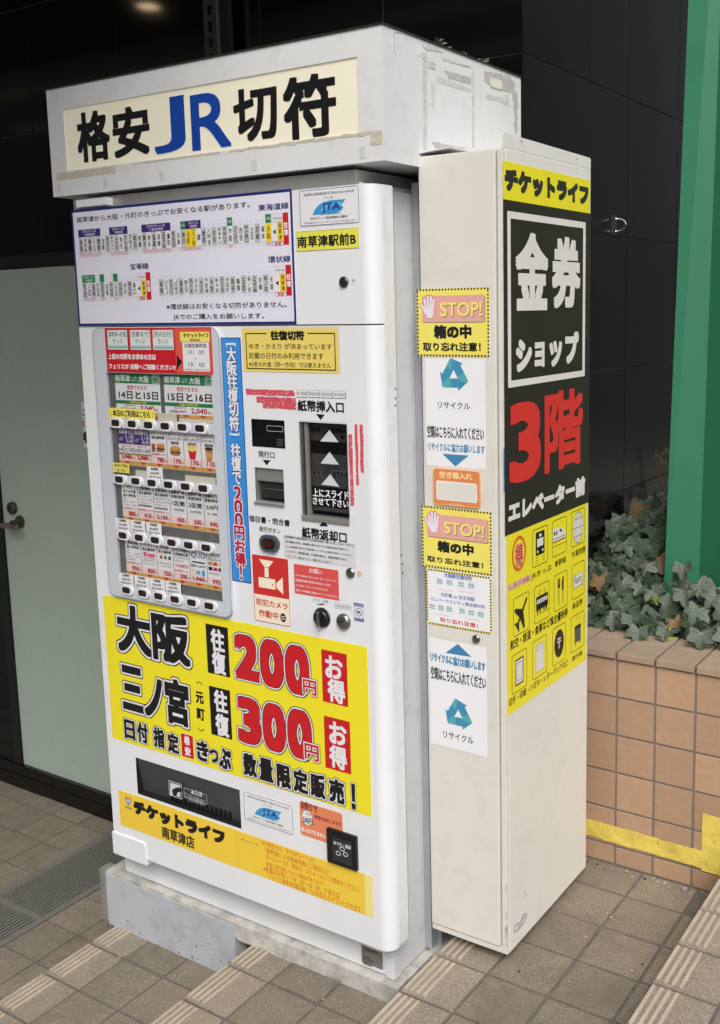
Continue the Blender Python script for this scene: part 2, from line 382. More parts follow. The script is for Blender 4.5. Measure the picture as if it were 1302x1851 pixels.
ridge_m = mat('pale ridge highlight', (172, 160, 143), 0.75, var=0.14, vscale=12, bump=0.4, bscale=240)  # ridges coloured paler to stand out where soft light barely shows them
def tile_mesh(w_, d_, m, ridges=False, h=0.012):
    g = 0.0042; b = MB(); b.box(g, g, -h, w_ - g, d_ - g, 0.0, m, bev=0.0016)
    if ridges:
        for k in range(4):
            x = 0.007 + k * 0.0175
            b.box(x, g + 0.007, -0.001, x + 0.0085, d_ - g - 0.005, 0.0048, ridge_m, bev=0.0022)
    return b.mesh('tile')
def lay(parent, me, x, y, z):
    o = bpy.data.objects.new('tile', me); o.location = (x, y, z + random.uniform(-0.0009, 0.0009))
    o.rotation_euler = (random.uniform(-0.003, 0.003), random.uniform(-0.003, 0.003), random.uniform(-0.0025, 0.0025)); link(o, parent)
tm = tile_mesh(TP, TP, tile_m); tn = tile_mesh(NT, TP, nose_m, True)
strip = tile_mesh(NX[2] - NX[1] - NT - 2 * TP, TP, tile_m)
for i in range(1, 5):
    for r in range(-9, 3):
        y = YJ + (r - 1) * TP
        ymax = PLY if i >= 3 else WY
        if y + TP > ymax + 0.02:
            if y > ymax - 0.03: continue
            cut = ymax - y
            lay(steps[i], tile_mesh(NT, cut, nose_m, True), NX[i], y, Z[i])
            for k in range(2): lay(steps[i], tile_mesh(TP, cut, tile_m), NX[i] + NT + k * TP, y, Z[i])
            continue
        lay(steps[i], tn, NX[i], y, Z[i])
        for k in range(2): lay(steps[i], tm, NX[i] + NT + k * TP, y, Z[i])
        lay(steps[i], strip, NX[i] + NT + 2 * TP, y, Z[i])
# lower pavement tiles on both sides of the drain
DX0, DX1 = at(*crop(0, 1450, 3.945)(470, 385), 'z', Z[0]).x, at(*crop(0, 1450, 3.945)(325, 845), 'z', Z[0]).x
for r in range(-7, 3):
    y = WY - 0.092 + r * TP - TP
    for k in range(9):
        x = DX0 - TP * (k + 1)
        lay(lower, tm, x, y, Z[0])
    for k in range(2): lay(lower, tm, DX1 + k * TP, y, Z[0])
tcut = tile_mesh(TP, 0.09, tile_m)
for k in range(9): lay(lower, tcut, DX0 - TP * (k + 1), WY - 0.092, Z[0])

# ------------------------------------------------------------------ drain gratings
def grate(y0, y1, label):
    t = thing('drain_grate', ((DX0 + DX1) / 2, (y0 + y1) / 2, Z[0]), label, 'drain grate', 'drain gratings in the lower pavement')
    f = MB(); h = 0.02
    f.box(DX0 + 0.002, y0, Z[0] - h, DX0 + 0.022, y1, Z[0] + 0.001, drain_m); f.box(DX1 - 0.022, y0, Z[0] - h, DX1 - 0.002, y1, Z[0] + 0.001, drain_m)
    f.box(DX0 + 0.022, y0, Z[0] - h, DX1 - 0.022, y0 + 0.008, Z[0] + 0.001, drain_m); f.box(DX0 + 0.022, y1 - 0.008, Z[0] - h, DX1 - 0.022, y1, Z[0] + 0.001, drain_m)
    f.build('frame', t)
    n = 15; wv = (DX1 - DX0 - 0.044) / n; me = None
    for k in range(n):
        x = DX0 + 0.022 + wv * (k + 0.5)
        if me is None: me = MB().box(-0.0042, y0 + 0.008 - (y0 + y1) / 2, -h, 0.0042, y1 - 0.008 - (y0 + y1) / 2, 0.0, drain_m).mesh('bar')
        o = bpy.data.objects.new('bar', me); o.location = (x - t.location.x, 0, 0); link(o, t)
ysplit = at(*crop(0, 1450, 3.945)(160, 770), 'z', Z[0]).y
grate(ysplit + 0.001, WY - 0.01, 'grey steel drain grating beside the low base, the one running back to the black wall')
grate(ysplit - 0.80, ysplit - 0.001, 'grey steel drain grating nearest the camera at the left edge of the pavement')
MB().box(DX0 + 0.002, ysplit - 0.8, Z[0] - 0.0035, DX1 - 0.002, WY - 0.01, Z[0] - 0.0028, drain_b).build('drain_shade_sheet', kind='structure')  # flat near-black sheet stands in for the shade down between the bars

# ------------------------------------------------------------------ building walls of black stone panels
zj = [Z[0], -0.355, 0.04, 0.475, 0.905, 1.328, 1.758, 2.201, 2.64, 3.06]
xj = [-3.2, -2.6, at(0, 60, 'y', WY).x - 0.45, at(58, 200, 'y', WY).x, at(205, 0, 'y', WY).x, at(470, 60, 'y', WY).x, at(693, 40, 'y', WY).x, WX - 0.0]
DL, DTOP, DBOT = at(22, 1150, 'y', WY).x, at(100, 482, 'y', WY).z, at(120, 1420, 'y', WY).z
DR = DL + 0.94
bw = thing('building_wall', (0, WY, Z[0]), 'black polished stone building wall behind the vending machine and around the green door', 'wall')
MB().box(-6, WY + 0.002, Z[0], DL - 0.05, WY + 0.3, 3.3, grout_dark).box(DR + 0.05, WY + 0.002, Z[0], WX - 0.012, WY + 0.3, 3.3, grout_dark).box(DL - 0.05, WY + 0.002, DTOP + 0.05, DR + 0.05, WY + 0.3, 3.3, grout_dark).box(DL - 0.05, WY + 0.012, Z[0], DR + 0.05, WY + 0.3, DBOT - 0.012, grout_dark).build('wall_core', bw)
def panel(parent, x0, z0, x1, z1):
    g = 0.0018
    MB().box(x0 + g, WY, z0 + g, x1 - g, WY + 0.0118, z1 - g, granite).build('stone_panel', parent)
for a, b in zip(xj[:-1], xj[1:]):
    for c_, d_ in zip(zj[1:-1], zj[2:]):
        # cut out the door
        if b <= DL - 0.05 or a >= DR + 0.05 or c_ >= DTOP + 0.05: panel(bw, a, c_, b, d_)
        else:
            if a < DL - 0.05: panel(bw, a, c_, DL - 0.05, d_)
            if b > DR + 0.05: panel(bw, DR + 0.05, c_, b, d_)
            if d_ > DTOP + 0.05: panel(bw, max(a, DL - 0.05), DTOP + 0.05, min(b, DR + 0.05), d_)
for k in range(9):
    x0 = -3.1 + k * 0.447
    MB().box(x0 + 0.001, WY - 0.012, Z[0], x0 + 0.446, WY + 0.0117, -0.357, granite).build('skirting_stone', bw)
sw = thing('building_side_wall', (WX, 1.5, Z[0]), 'honed black stone side wall running back behind the recycling box and ivy', 'wall')
MB().box(WX - 0.25, WY + 0.301, Z[0], WX - 0.0025, 4.2, 3.3, grout_dark).box(WX - 0.0119, WY + 0.004, Z[0], WX - 0.0025, WY + 0.3005, 3.3, grout_dark).build('wall_core', sw)
yj = [WY, at(1065, 200, 'x', WX).y, at(1138, 60, 'x', WX).y, at(1225, 300, 'x', WX).y, 2.5, 3.0, 3.5, 4.1]
for a, b in zip(yj[:-1], yj[1:]):
    for c_, d_ in zip(zj[:-1], zj[1:]):
        MB().box(WX - 0.0118, a + 0.0018, c_ + 0.0022, WX, b - 0.0018, d_ - 0.0022, granite_side, bev=0.0008).build('stone_panel', sw)

# soffit over the entrance, with its beams and lamps
sf = thing('soffit', (-1.6, -0.6, 3.3), 'dark soffit of the building overhead with tan beams', 'soffit')
MB().box(-9, -1.75, 3.30, WX + 0.02, WY + 0.3, 3.42, soffit_m).build('soffit_board', sf)
def mirror_at(px, py, z):   # where on the soffit the polished wall shows this spot
    p = at(px, py, 'y', WY); d = p - CAM; t = (z - p.z) / d.z
    return Vector((p.x + d.x * t, p.y - d.y * t, z))
for pa, pb in (((60, 98), (230, 128)), ((0, 208), (90, 226)), ((262, 10), (262, 10))):
    if pa == pb: continue
    a = mirror_at(*pa, 3.27); b = mirror_at(*pb, 3.27); y0 = min(a.y, b.y)
    MB().box(-6.5, y0 - 0.10, 3.24, 0.6, y0, 3.299, beam_m).box(-6.5, y0 - 0.2, 3.27, 0.6, y0 - 0.16, 3.299, beam_m).build('beam', sf)
lp = mirror_at(268, 12, 3.29)
def downlight(x, y, label):
    t = thing('downlight', (x, y, 3.3), label, 'ceiling lamp')
    MB().lathe((x, y, 3.299), (0, 0, -1), [(0.075, 0.0), (0.08, 0.006), (0.062, 0.008), (0.055, 0.002)], steel).build('trim_ring', t, smooth=True)
    lm = mat('warm lamp glass', (255, 222, 176), 0.4, emit=9.0)
    MB().lathe((x, y, 3.2905), (0, 0, -1), [(0.06, 0.0), (0.058, 0.001)], lm).build('lamp', t)
downlight(lp.x, lp.y, 'round warm downlight lit in the dark soffit, mirrored above the price sign')

# unseen stand-in buildings, added so the polished stone mirrors dark instead of sky
fac = mat('grey facade', (84, 86, 88), 0.8, var=0.15, vscale=0.6)
for (x0, y0, x1, y1, h, lb) in ((-60, -24, 4, -20, 17, 'wide dark grey building across the plaza'), (18, -10, 22, 9, 12, 'grey building beyond the top of the steps'), (4, 12, 22, 16, 16, 'grey building beyond the planter')):
    t = thing('added_unseen_building', ((x0 + x1) / 2, (y0 + y1) / 2, -0.6), lb, 'building')
    MB().box(x0, y0, -0.6, x1, y1, h, fac).build('facade', t)

# ------------------------------------------------------------------ green steel door
dt = thing('metal_door', ((DL + DR) / 2, WY, DBOT), 'pale green painted steel door with lever handle at the left edge of the photo', 'door')
MB().box(DL, WY + 0.006, DBOT, DR, WY + 0.05, DTOP, door_g, bev=0.002).build('door_leaf', dt)
MB().box(DL - 0.048, WY - 0.004, DBOT - 0.01, DL - 0.004, WY + 0.06, DTOP + 0.048, blackm).box(DR + 0.004, WY - 0.004, DBOT - 0.01, DR + 0.048, WY + 0.06, DTOP + 0.048, blackm).box(DL - 0.004, WY - 0.004, DTOP + 0.004, DR + 0.004, WY + 0.06, DTOP + 0.048, blackm).build('door_frame', dt)
MB().box(DL - 0.004, WY - 0.006, DBOT - 0.026, DR + 0.004, WY + 0.05, DBOT - 0.004, steel_d).build('threshold', dt)
hp = at(24, 951, 'y', WY - 0.03); lk = at(22, 918, 'y', WY)
MB().lathe((hp.x, WY + 0.006, hp.z + 0.012), (0, -1, 0), [(0.026, 0), (0.026, 0.008), (0.013, 0.012), (0.012, 0.045)], steel_d).box(hp.x - 0.055, WY - 0.052, hp.z - 0.01, hp.x + 0.045, WY - 0.036, hp.z + 0.013, steel, bev=0.005).build('lever_handle', dt, smooth=True)
MB().lathe((lk.x, WY + 0.006, lk.z), (0, -1, 0), [(0.026, 0), (0.025, 0.014), (0.018, 0.02), (0.012, 0.021)], steel_d).box(lk.x - 0.002, WY - 0.018, lk.z - 0.008, lk.x + 0.002, WY - 0.0148, lk.z + 0.008, black).build('keyhole', dt, smooth=True)
FD = Face('y', WY + 0.0055)
nb = ubox(FD, lambda a, b: (a, b), (147, 727), (230, 815))
nt_ = sheet(FD, nb, W_, 'notice', dt)
p = Print(FD, None, 0.0008)
p.fit('このドアは', (150, 752), (186, 741), K, 0.03); p.fit('（　　）', (150, 772), (186, 762), RED, 0.05); p.fit('非常口', (151, 800), (180, 782), K, 0.06)
p.build('lettering', nt_)

# ================================================================== PLINTH under the machine
c1 = crop(0, 1450, 3.945); c2 = crop(250, 1600, 3.255); c3 = crop(640, 1600, 3.617)
PY = 0.138
pt = thing('machine_base', (0.3, PY, Z[1]), 'scuffed grey white base with a rough concrete edge under the vending machine', 'base')
PX0, PX1 = at(*c1(735, 470), 'y', PY).x, at(*c3(295, 690), 'y', PY).x
PZT = at(*c1(765, 480), 'y', PY).z
nx = at(*c2(585, 400), 'y', PY).x
ZL = at(*c2(880, 450), 'y', PY).z + 0.006
def wob(a, b, n, z, amp):
    return [(a + (b - a) * i / n, z + random.uniform(-amp, amp)) for i in range(n + 1)]
fy = lambda u, v, d: (u, PY - d, v)
pts = [(PX0 + 0.02, Z[1] + 0.001), (nx, Z[1] + 0.001)] + [(nx + random.uniform(-.003, .003), Z[1] + (ZL - Z[1]) * k / 4) for k in range(1, 4)] + [(nx, PZT - 0.012), (PX0 + 0.02, PZT - 0.009)]
MB().prism(pts, fy, -0.02, 0.0072, board_w).build('front_board', pt)
MB().box(PX0 - 0.004, PY - 0.012, Z[1] + 0.012, PX0 + 0.02, PY + 0.03, PZT + 0.002, grey_rail, bev=0.003).build('corner_trim', pt)
MB().box(PX0, PY + 0.02, Z[1] + 0.001, nx, WY - 0.01, PZT - 0.03, concrete).build('side_wall', pt)
top = wob(PX0 + 0.02, PX1, 26, PZT, 0.0012); bot = [(u, (PZT - 0.030 if u < nx else ZL + 0.012 * (u - nx) * 0)) for u, v in wob(PX1, PX0 + 0.02, 60, 0, 0)]
bot = [(u, v + random.uniform(-0.003, 0.003)) for u, v in bot]
MB().prism(bot[::-1] + top[::-1], fy, -0.32, 0.006, concrete).build('concrete_slab', pt)
MB().box(nx + 0.004, PY + 0.035, Z[1] + 0.02, nx + 0.06, PY + 0.08, ZL + 0.01, wood_m).build('timber_block', pt)
MB().box(PX1 - 0.01, 0.30, Z[2] + 0.01, PX1 + 0.035, WY - 0.01, PZT + 0.012, concrete).build('side_kerb', pt)
# flaking paint chips along the lower edge of the board
ch = MB()
for k in range(46):
    u = random.uniform(PX0 + 0.1, nx - 0.01); v = Z[1] + abs(random.gauss(0.0, 0.035)) + 0.004; r = random.uniform(0.0015, 0.004)
    q = [(u + r * random.uniform(.5, 1.2) * math.cos(a_), v + r * random.uniform(.5, 1.2) * math.sin(a_)) for a_ in (0.2, 1.1, 2.2, 3.3, 4.4, 5.4)]
    ch.prism(q, fy, 0.0070, 0.0078, resid2 if k % 2 else wood_m)
ch.build('paint_chips', pt, kind='stuff')

# ================================================================== VENDING MACHINE
Y0 = 0.10
F = Face('y', Y0)
def rim(t):   # surface reflectance of thin clear plastic, the same from both sides
    lw = t.nodes.new('ShaderNodeLayerWeight'); lw.inputs[0].default_value = 0.5
    pw_ = t.nodes.new('ShaderNodeMath'); pw_.operation = 'POWER'; pw_.inputs[1].default_value = 4.0; t.links.new(lw.outputs['Facing'], pw_.inputs[0])
    ad = t.nodes.new('ShaderNodeMath'); ad.operation = 'MULTIPLY_ADD'; ad.inputs[1].default_value = 0.7; ad.inputs[2].default_value = 0.035; t.links.new(pw_.outputs[0], ad.inputs[0]); return ad
vm = thing('ticket_vending_machine', (0.35, Y0 + 0.2, PZT), 'white discount rail ticket vending machine covered in posters, standing under the lit sign', 'vending machine')
XL, XR = -0.149, 0.853
ZT = at(*crop(520, 320, 5.008)(650, 62), 'y', Y0).z
ZB = at(683, 1716, 'y', Y0).z
CXR = 0.822
CY0 = 0.185
# cabinet, kick plate, door
MB().box(XL - 0.02, CY0, PZT + 0.006, CXR, WY - 0.03, ZT - 0.005, white_s, bev=0.004).build('cabinet', vm)
KB = at(*c1(870, 465), 'y', 0.156).z
MB().box(XL - 0.03, 0.158, PZT + 0.004, CXR - 0.026, CY0 - 0.001, ZB - 0.012, white_p, bev=0.003).build('kick_plate', vm)
MB().box(CXR - 0.026, 0.152, PZT + 0.003, CXR + 0.001, CY0 - 0.001, ZB + 0.02, white_s, bev=0.003).build('corner_post', vm)
FK = Face('y', 0.1575)
kp = sheet(FK, ubox4(FK, c3, (52, 388), (188, 450), (190, 555), (50, 500)), mat('dull nameplate', (122, 117, 108), 0.5, var=0.15, vscale=40), 'rating_plate', vm, 0, 0.001)
p = Print(FK, c3, 0.0013); p.fit('JET', (115, 440), (158, 440), K, 0.05); p.fit('CONVENIENT', (70, 430), (112, 418), DGRY, 0.02)
for k in range(5): p.fit('ーーーーー', (62, 462 + k * 13), (100 + (k % 3) * 16, 468 + k * 13), DGRY)
p.build('lettering', kp)

def profile_panel(x0, x1, z0, z1, y, th, rr_, m, name, parent, holes=()):
    """door shell with a softly rounded right edge; holes are left open as real recesses"""
    b = MB()
    xs = sorted({x0, x1 - rr_} | {h[0] for h in holes} | {h[2] for h in holes}); zs = sorted({z0, z1} | {h[1] for h in holes} | {h[3] for h in holes})
    for xa, xb in zip(xs[:-1], xs[1:]):
        for za, zb in zip(zs[:-1], zs[1:]):
            cx_, cz_ = (xa + xb) / 2, (za + zb) / 2
            if any(h[0] < cx_ < h[2] and h[1] < cz_ < h[3] for h in holes): continue
            b.add([(xa, y, za), (xb, y, za), (xb, y, zb), (xa, y, zb)], [(0, 1, 2, 3)], m)
    for h in holes:
        a, c_, d_, e = h[0], h[1], h[2], h[3]; yb = y + h[4]
        b.add([(a, y, c_), (d_, y, c_), (d_, y, e), (a, y, e), (a, yb, c_), (d_, yb, c_), (d_, yb, e), (a, yb, e)], [(0, 4, 5, 1), (1, 5, 6, 2), (2, 6, 7, 3), (3, 7, 4, 0)], h[5])
        b.add([(a, yb, c_), (d_, yb, c_), (d_, yb, e), (a, yb, e)], [(0, 1, 2, 3)], h[6])
    n = 8; arc = [(x1 - rr_ + rr_ * math.sin(t * math.pi / 2 / n), y + rr_ * (1 - math.cos(t * math.pi / 2 / n))) for t in range(n + 1)]
    arc += [(x1, y + th)]
    b.add([(a, c_, z0) for a, c_ in arc] + [(a, c_, z1) for a, c_ in arc], [(i, i + 1, len(arc) + i + 1, len(arc) + i) for i in range(len(arc) - 1)], m)
    out = [(x0, y)] + arc + [(x0, y + th)]
    b.add([(a, c_, z0) for a, c_ in out], [list(range(len(out)))[::-1]], m); b.add([(a, c_, z1) for a, c_ in out], [list(range(len(out)))], m)
    b.add([(x0, y, z0), (x0, y + th, z0), (x0, y + th, z1), (x0, y, z1)], [(0, 1, 2, 3)], m)
    me = bpy.data.meshes.new(name); o_ = worigin(parent)
    me.from_pydata([tuple(Vector(q) - o_) for q in b.v], [], b.f)
    for mm in b.mats: me.materials.append(mm)
    me.polygons.foreach_set('material_index', b.m); me.update(); me.set_sharp_from_angle(angle=R_(30)); me.polygons.foreach_set('use_smooth', [True] * len(me.polygons)); me.set_sharp_from_angle(angle=R_(30))
    o = bpy.data.objects.new(name, me); return link(o, parent)
A = crop(160, 580, 4.65); B = crop(160, 840, 4.65); Cc = crop(400, 580, 4.34); D = crop(400, 850, 4.34); G7 = crop(170, 1070, 2.457); G8 = crop(170, 1340, 2.457)
ZS = at(610, 587, 'y', Y0).z              # seam between header door and main door
# openings in the main door (x0,z0,x1,z1,depth,side material,back material)
h_print = (*ubox4(F, Cc, (237, 768), (497, 782), (502, 1003), (243, 985)), 0.02, black, black)
u = ubox4(F, Cc, (262, 1150), (487, 1165), (487, 1165), (262, 1150)); l_ = ubox4(F, D, (250, 235), (493, 262), (493, 265), (252, 240))
h_out = (u[0], l_[1], u[2], u[3], 0.045, grey_rail, black)
u = ubox4(F, Cc, (605, 792), (985, 808), (985, 808), (605, 792)); l_ = ubox4(F, D, (640, 365), (1003, 400), (1003, 400), (640, 365))
h_bill = (u[0] + 0.002, l_[1], u[2], u[3], 0.05, grey_rail, blackm)
h_take = (*ubox4(F, G8, (187, 75), (650, 215), (652, 385), (193, 235)), 0.06, blackm, blackm)
profile_panel(XL, XR, ZS + 0.0015, ZT, Y0, 0.075, 0.032, white_p, 'header_door', vm)
md = profile_panel(XL, XR, ZB, ZS - 0.0015, Y0, 0.075, 0.032, white_p, 'main_door', vm, (h_print, h_out, h_bill, h_take))
MB().box(XL + 0.01, Y0 + 0.076, ZB + 0.01, XR - 0.004, CY0 - 0.001, ZT - 0.01, blackm).build('door_gasket', vm)
MB().box(XR + 0.0005, Y0 + 0.03, ZB + 0.008, XR + 0.0035, Y0 + 0.072, ZT - 0.004, white_s, bev=0.001).build('edge_strip', vm)
# small holes in the edge strip
fs = Face('x', XR + 0.0036)
p = Print(fs, None, 0.0001)
for px, py in ((717, 703), (717, 720), (717, 733), (728, 1004), (729, 1020), (730, 1036)): p.ell((px - 2, py), 0.0032, 0.0032, DGRY)
p.build('bolt_holes', vm)
# rear galvanised post and top rails
MB().box(CXR + 0.0015, 0.30, PZT + 0.0125, CXR + 0.02, WY - 0.02, 1.83, galv).box(CXR + 0.02, 0.33, PZT + 0.0125, CXR + 0.032, 0.36, 1.83, galv).build('rear_post', vm)
MB().box(-0.16, 0.118, 1.812, 0.795, 0.60, 1.846, grey_rail, bev=0.002).build('upper_rail', vm)
MB().box(-0.02, 0.13, ZT + 0.006, 0.80, 0.60, 1.810, white_s, bev=0.002).build('lower_rail', vm)
u = ubox4(F, crop(0, 0, 2.604), (362, 950), (505, 935), (507, 962), (362, 980))
MB().box(u[0], Y0 - 0.004, u[1], u[2], Y0 + 0.05, u[3] + 0.004, white_p, bev=0.003).build('top_clip', vm)
u = ubox4(F, c1, (812, 205), (1045, 295), (1050, 465), (815, 345))
MB().box(u[0] - 0.002, Y0 - 0.0045, u[1], u[2], Y0 + 0.04, u[3], white_p, bev=0.003).build('hinge_cover', vm)

# ---- locks, knobs, slots
def lock(c, cv, r, name='key_lock', face=F, parent=vm, m1=steel, m2=steel_d):
    u_, v_ = face.uv(c(*cv)) ; q = face.xyz(u_, v_, 0); n = (0, -1, 0) if face.ax == 'y' else (1, 0, 0)
    o = MB().lathe(q, n, [(r, 0), (r, 0.003), (r * 0.82, 0.0055), (r * 0.78, 0.003), (r * 0.5, 0.0035), (r * 0.5, 0.0062), (r * 0.3, 0.0064)], m1).build(name, parent, smooth=True)
    pr = Print(face, c, 0.0068); pr.ruv(u_ - r * 0.07, v_ - r * 0.35, u_ + r * 0.07, v_ + r * 0.35, K); pr.build('keyhole', o)
lock(crop(520, 320, 5.008), (513, 950), 0.0125, m1=steel_d, m2=black)
lock(D, (1017, 805), 0.0125)
p = Print(F, D); p.ell((1086, 812), 0.0075, 0.0075, BEIGE); p.ell((1086, 812), 0.0055, 0.0055, GOLD, ring=0.001); p.build('round_tag', vm)
p = Print(F, crop(520, 320, 5.008)); p.ell((596, 940), 0.0065, 0.0075, W_); p.poly([(580, 930), (600, 922), (612, 935), (600, 955), (590, 945)], ink('pale blue', (120, 180, 196))); p.build('torn_sticker', vm)
# change lever
u_, v_ = F.uv(D(795, 1155)); q = F.xyz(u_, v_, 0)
k = MB().lathe(q, (0, -1, 0), [(0.0255, 0), (0.0255, 0.002), (0.0235, 0.003), (0.0225, 0.0012), (0.0215, 0.001)], steel).lathe(q, (0, -1, 0), [(0.021, 0.0), (0.021, 0.010), (0.019, 0.012)], black).build('change_lever', vm, smooth=True)
MB().box(u_ - 0.0035, Y0 - 0.022, v_ - 0.018, u_ + 0.0035, Y0 - 0.0125, v_ + 0.018, steel, bev=0.0015).build('lever_blade', k)
u_, v_ = F.uv(D(965, 1187)); q = F.xyz(u_, v_, 0)
k = MB().lathe(q, (0, -1, 0), [(0.0205, 0), (0.0202, 0.004), (0.018, 0.0075), (0.012, 0.0105), (0.004, 0.0118)], steel).build('coin_slot', vm, smooth=True)
MB().box(u_ - 0.011, Y0 - 0.0135, v_ + 0.001, u_ + 0.005, Y0 - 0.009, v_ + 0.0035, blackm).build('slot', k)
# receipt button
u_, v_ = F.uv(D(388, 572))
bz = MB().prism(rr(u_ - 0.031, v_ - 0.0215, u_ + 0.031, v_ + 0.0215, 0.0212, 8), F.xyz, 0, 0.008, mat('slate button surround', (70, 80, 84), 0.35)).build('receipt_button', vm)
MB().prism(rr(u_ - 0.021, v_ - 0.0135, u_ + 0.021, v_ + 0.0135, 0.0132, 8), F.xyz, 0.008, 0.0088, blackm).build('button_well', bz)
MB().prism(rr(u_ - 0.014, v_ - 0.0085, u_ + 0.014, v_ + 0.0085, 0.004, 4), F.xyz, 0.0088, 0.013, mat('dark red lens', (62, 22, 20), 0.2)).build('button_lens', bz)
# openings' fittings
x0, z0, x1, z1 = h_print[:4]
g = MB().box(x0 + 0.001, Y0 + 0.004, z0 + 0.001, x1 - 0.001, Y0 + 0.007, z1 - 0.001, mat('black glass', (14, 16, 18), 0.06)).build('printer_window', vm)
p = Print(Face('y', Y0 + 0.004), Cc, 0.0003); p.frame((358, 820), (487, 872), 0.0009, LGRY, 0.003); p.rect((435, 920), (490, 990), K)
for k in range(3): p.fit('ーーー', (440, 935 + k * 22), (485, 928 + k * 22), DGRY)
p.build('lettering', g)
x0, z0, x1, z1 = h_out[:4]
fl = MB().box(x0 + 0.002, Y0 + 0.006, z1 - 0.034, x1 - 0.002, Y0 + 0.012, z1 - 0.001, grey_rail, bev=0.001).box(x0 + 0.004, Y0 + 0.014, z0 + 0.008, x1 - 0.004, Y0 + 0.018, z1 - 0.036, smoke).box(x0 - 0.003, Y0 - 0.006, z0 - 0.005, x1 + 0.001, Y0 + 0.03, z0 - 0.0005, grey_rail, bev=0.001).build('ticket_outlet', vm)
MB().box(x0 + 0.010, Y0 + 0.012, z0 + 0.030, x1 - 0.01, Y0 + 0.0138, z0 + 0.033, steel).build('outlet_flap_bar', fl)
# bill slider: inner note unit behind a smoked sliding cover
x0, z0, x1, z1 = h_bill[:4]
FB = Face('y', Y0 + 0.03)
nu = MB().box(x0 + 0.002, Y0 + 0.03, z0 + 0.012, x1 - 0.002, Y0 + 0.049, z1 - 0.001, mat('grey note unit', (150, 150, 148), 0.5)).build('note_unit', vm)
p = Print(FB, Cc, 0.0008)
p.rect((700, 935), (985, 1055), K); p.fit('紙幣挿入口', (868, 880), (1015, 848), K, 0.03); p.fit('硬貨', (712, 868), (774, 838), K, 0.03); p.poly([(930, 900), (975, 902), (953, 932)], K)
p.rect((700, 1170), (790, 1215), LGRY); p.rect((865, 1170), (985, 1230), LGRY); p.fit('紙幣返却口', (880, 1222), (1018, 1188), K, 0.03); p.fit('硬貨', (718, 1205), (780, 1178), K, 0.03)
p.build('lettering', nu)
for nm, c_, ya, yb in (('note_slot', D, 100, 310),): 
    uu = ubox4(FB, D, (700, 120), (985, 150), (990, 300), (705, 280)); MB().box(uu[0], Y0 + 0.0285, uu[1], uu[2], Y0 + 0.0299, uu[3], blackm).build('lower_note_bay', nu)
glass = bpy.data.materials.new('smoked clear acrylic'); glass.use_nodes = True; t_ = glass.node_tree; t_.nodes.clear()
o_ = t_.nodes.new('ShaderNodeOutputMaterial'); mx = t_.nodes.new('ShaderNodeMixShader'); tr = t_.nodes.new('ShaderNodeBsdfTransparent'); gl = t_.nodes.new('ShaderNodeBsdfGlossy'); fr = rim(t_)
tr.inputs[0].default_value = (0.62, 0.63, 0.64, 1); gl.inputs['Roughness'].default_value = 0.06
t_.links.new(fr.outputs[0], mx.inputs[0]); t_.links.new(tr.outputs[0], mx.inputs[1]); t_.links.new(gl.outputs[0], mx.inputs[2]); t_.links.new(mx.outputs[0], o_.inputs[0])
sc_ = MB().box(x0 + 0.022, Y0 + 0.010, z0 + 0.014, x1 - 0.002, Y0 + 0.0125, z1 - 0.002, glass).build('slide_cover', vm)
MB().box(x0 + 0.003, Y0 + 0.004, z0 + 0.004, x0 + 0.008, Y0 + 0.016, z1 - 0.003, steel).box(x0 + 0.011, Y0 + 0.006, z0 + 0.004, x0 + 0.019, Y0 + 0.018, z1 - 0.003, grey_rail).box(x0 - 0.001, Y0 - 0.004, z0 - 0.009, x1 + 0.001, Y0 + 0.028, z0 + 0.003, grey_rail, bev=0.003).build('slide_track', sc_)
p = Print(Face('y', Y0 + 0.0098), Cc, 0.0003)
p.poly([(778, 945), (922, 952), (850, 855)], LGRY); p.poly([(780, 1118), (925, 1128), (851, 1027)], LGRY)
p.c = D; p.poly([(787, 112), (928, 130), (856, 30)], LGRY)
p.fit('上にスライド', (720, 203), (1000, 166), W_, 0.04); p.fit('させて下さい', (720, 268), (1000, 238), W_, 0.04)
p.build('lettering', sc_)
p = Print(F, Cc, 0.0002)
fr_ = ubox4(F, Cc, (598, 786), (990, 800), (990, 800), (598, 786)); 
p.frame_uv(x0 - 0.004, z0 - 0.004, x1 + 0.003, z1 + 0.004, 0.0022, LGRY, 0.004); p.build('bay_trim', vm)
# take-out flap
x0, z0, x1, z1 = h_take[:4]
b_ = MB(); b_.add([(x0 + 0.002, Y0 + 0.003, z1 - 0.002), (x1 - 0.002, Y0 + 0.003, z1 - 0.002), (x1 - 0.002, Y0 + 0.022, z0 + 0.002), (x0 + 0.002, Y0 + 0.022, z0 + 0.002), (x0 + 0.002, Y0 + 0.008, z1 - 0.002), (x1 - 0.002, Y0 + 0.008, z1 - 0.002), (x1 - 0.002, Y0 + 0.027, z0 + 0.002), (x0 + 0.002, Y0 + 0.027, z0 + 0.002)], [(0, 3, 2, 1), (4, 5, 6, 7), (0, 1, 5, 4), (1, 2, 6, 5), (2, 3, 7, 6), (3, 0, 4, 7)], mat('grey smoked flap', (66, 70, 73), 0.22))
tfo = b_.build('takeout_flap', vm)
rb = MB()
for k in range(14): rb.box(x0 + 0.12 + k * 0.017, Y0 + 0.0145, z0 + 0.006, x0 + 0.127 + k * 0.017, Y0 + 0.0245, z0 + 0.026, black)
rb.build('flap_ribs', tfo)
p = Print(Face('y', Y0 + 0.004), G8, 0.0012)
p.frame((332, 172), (394, 258), 0.0018, LGRY, 0.002); p.poly([(340, 182), (385, 196), (385, 248), (340, 238)], LGRY); p.poly([(348, 215), (365, 205), (388, 205), (394, 222), (372, 228), (368, 246), (352, 240)], smoke)
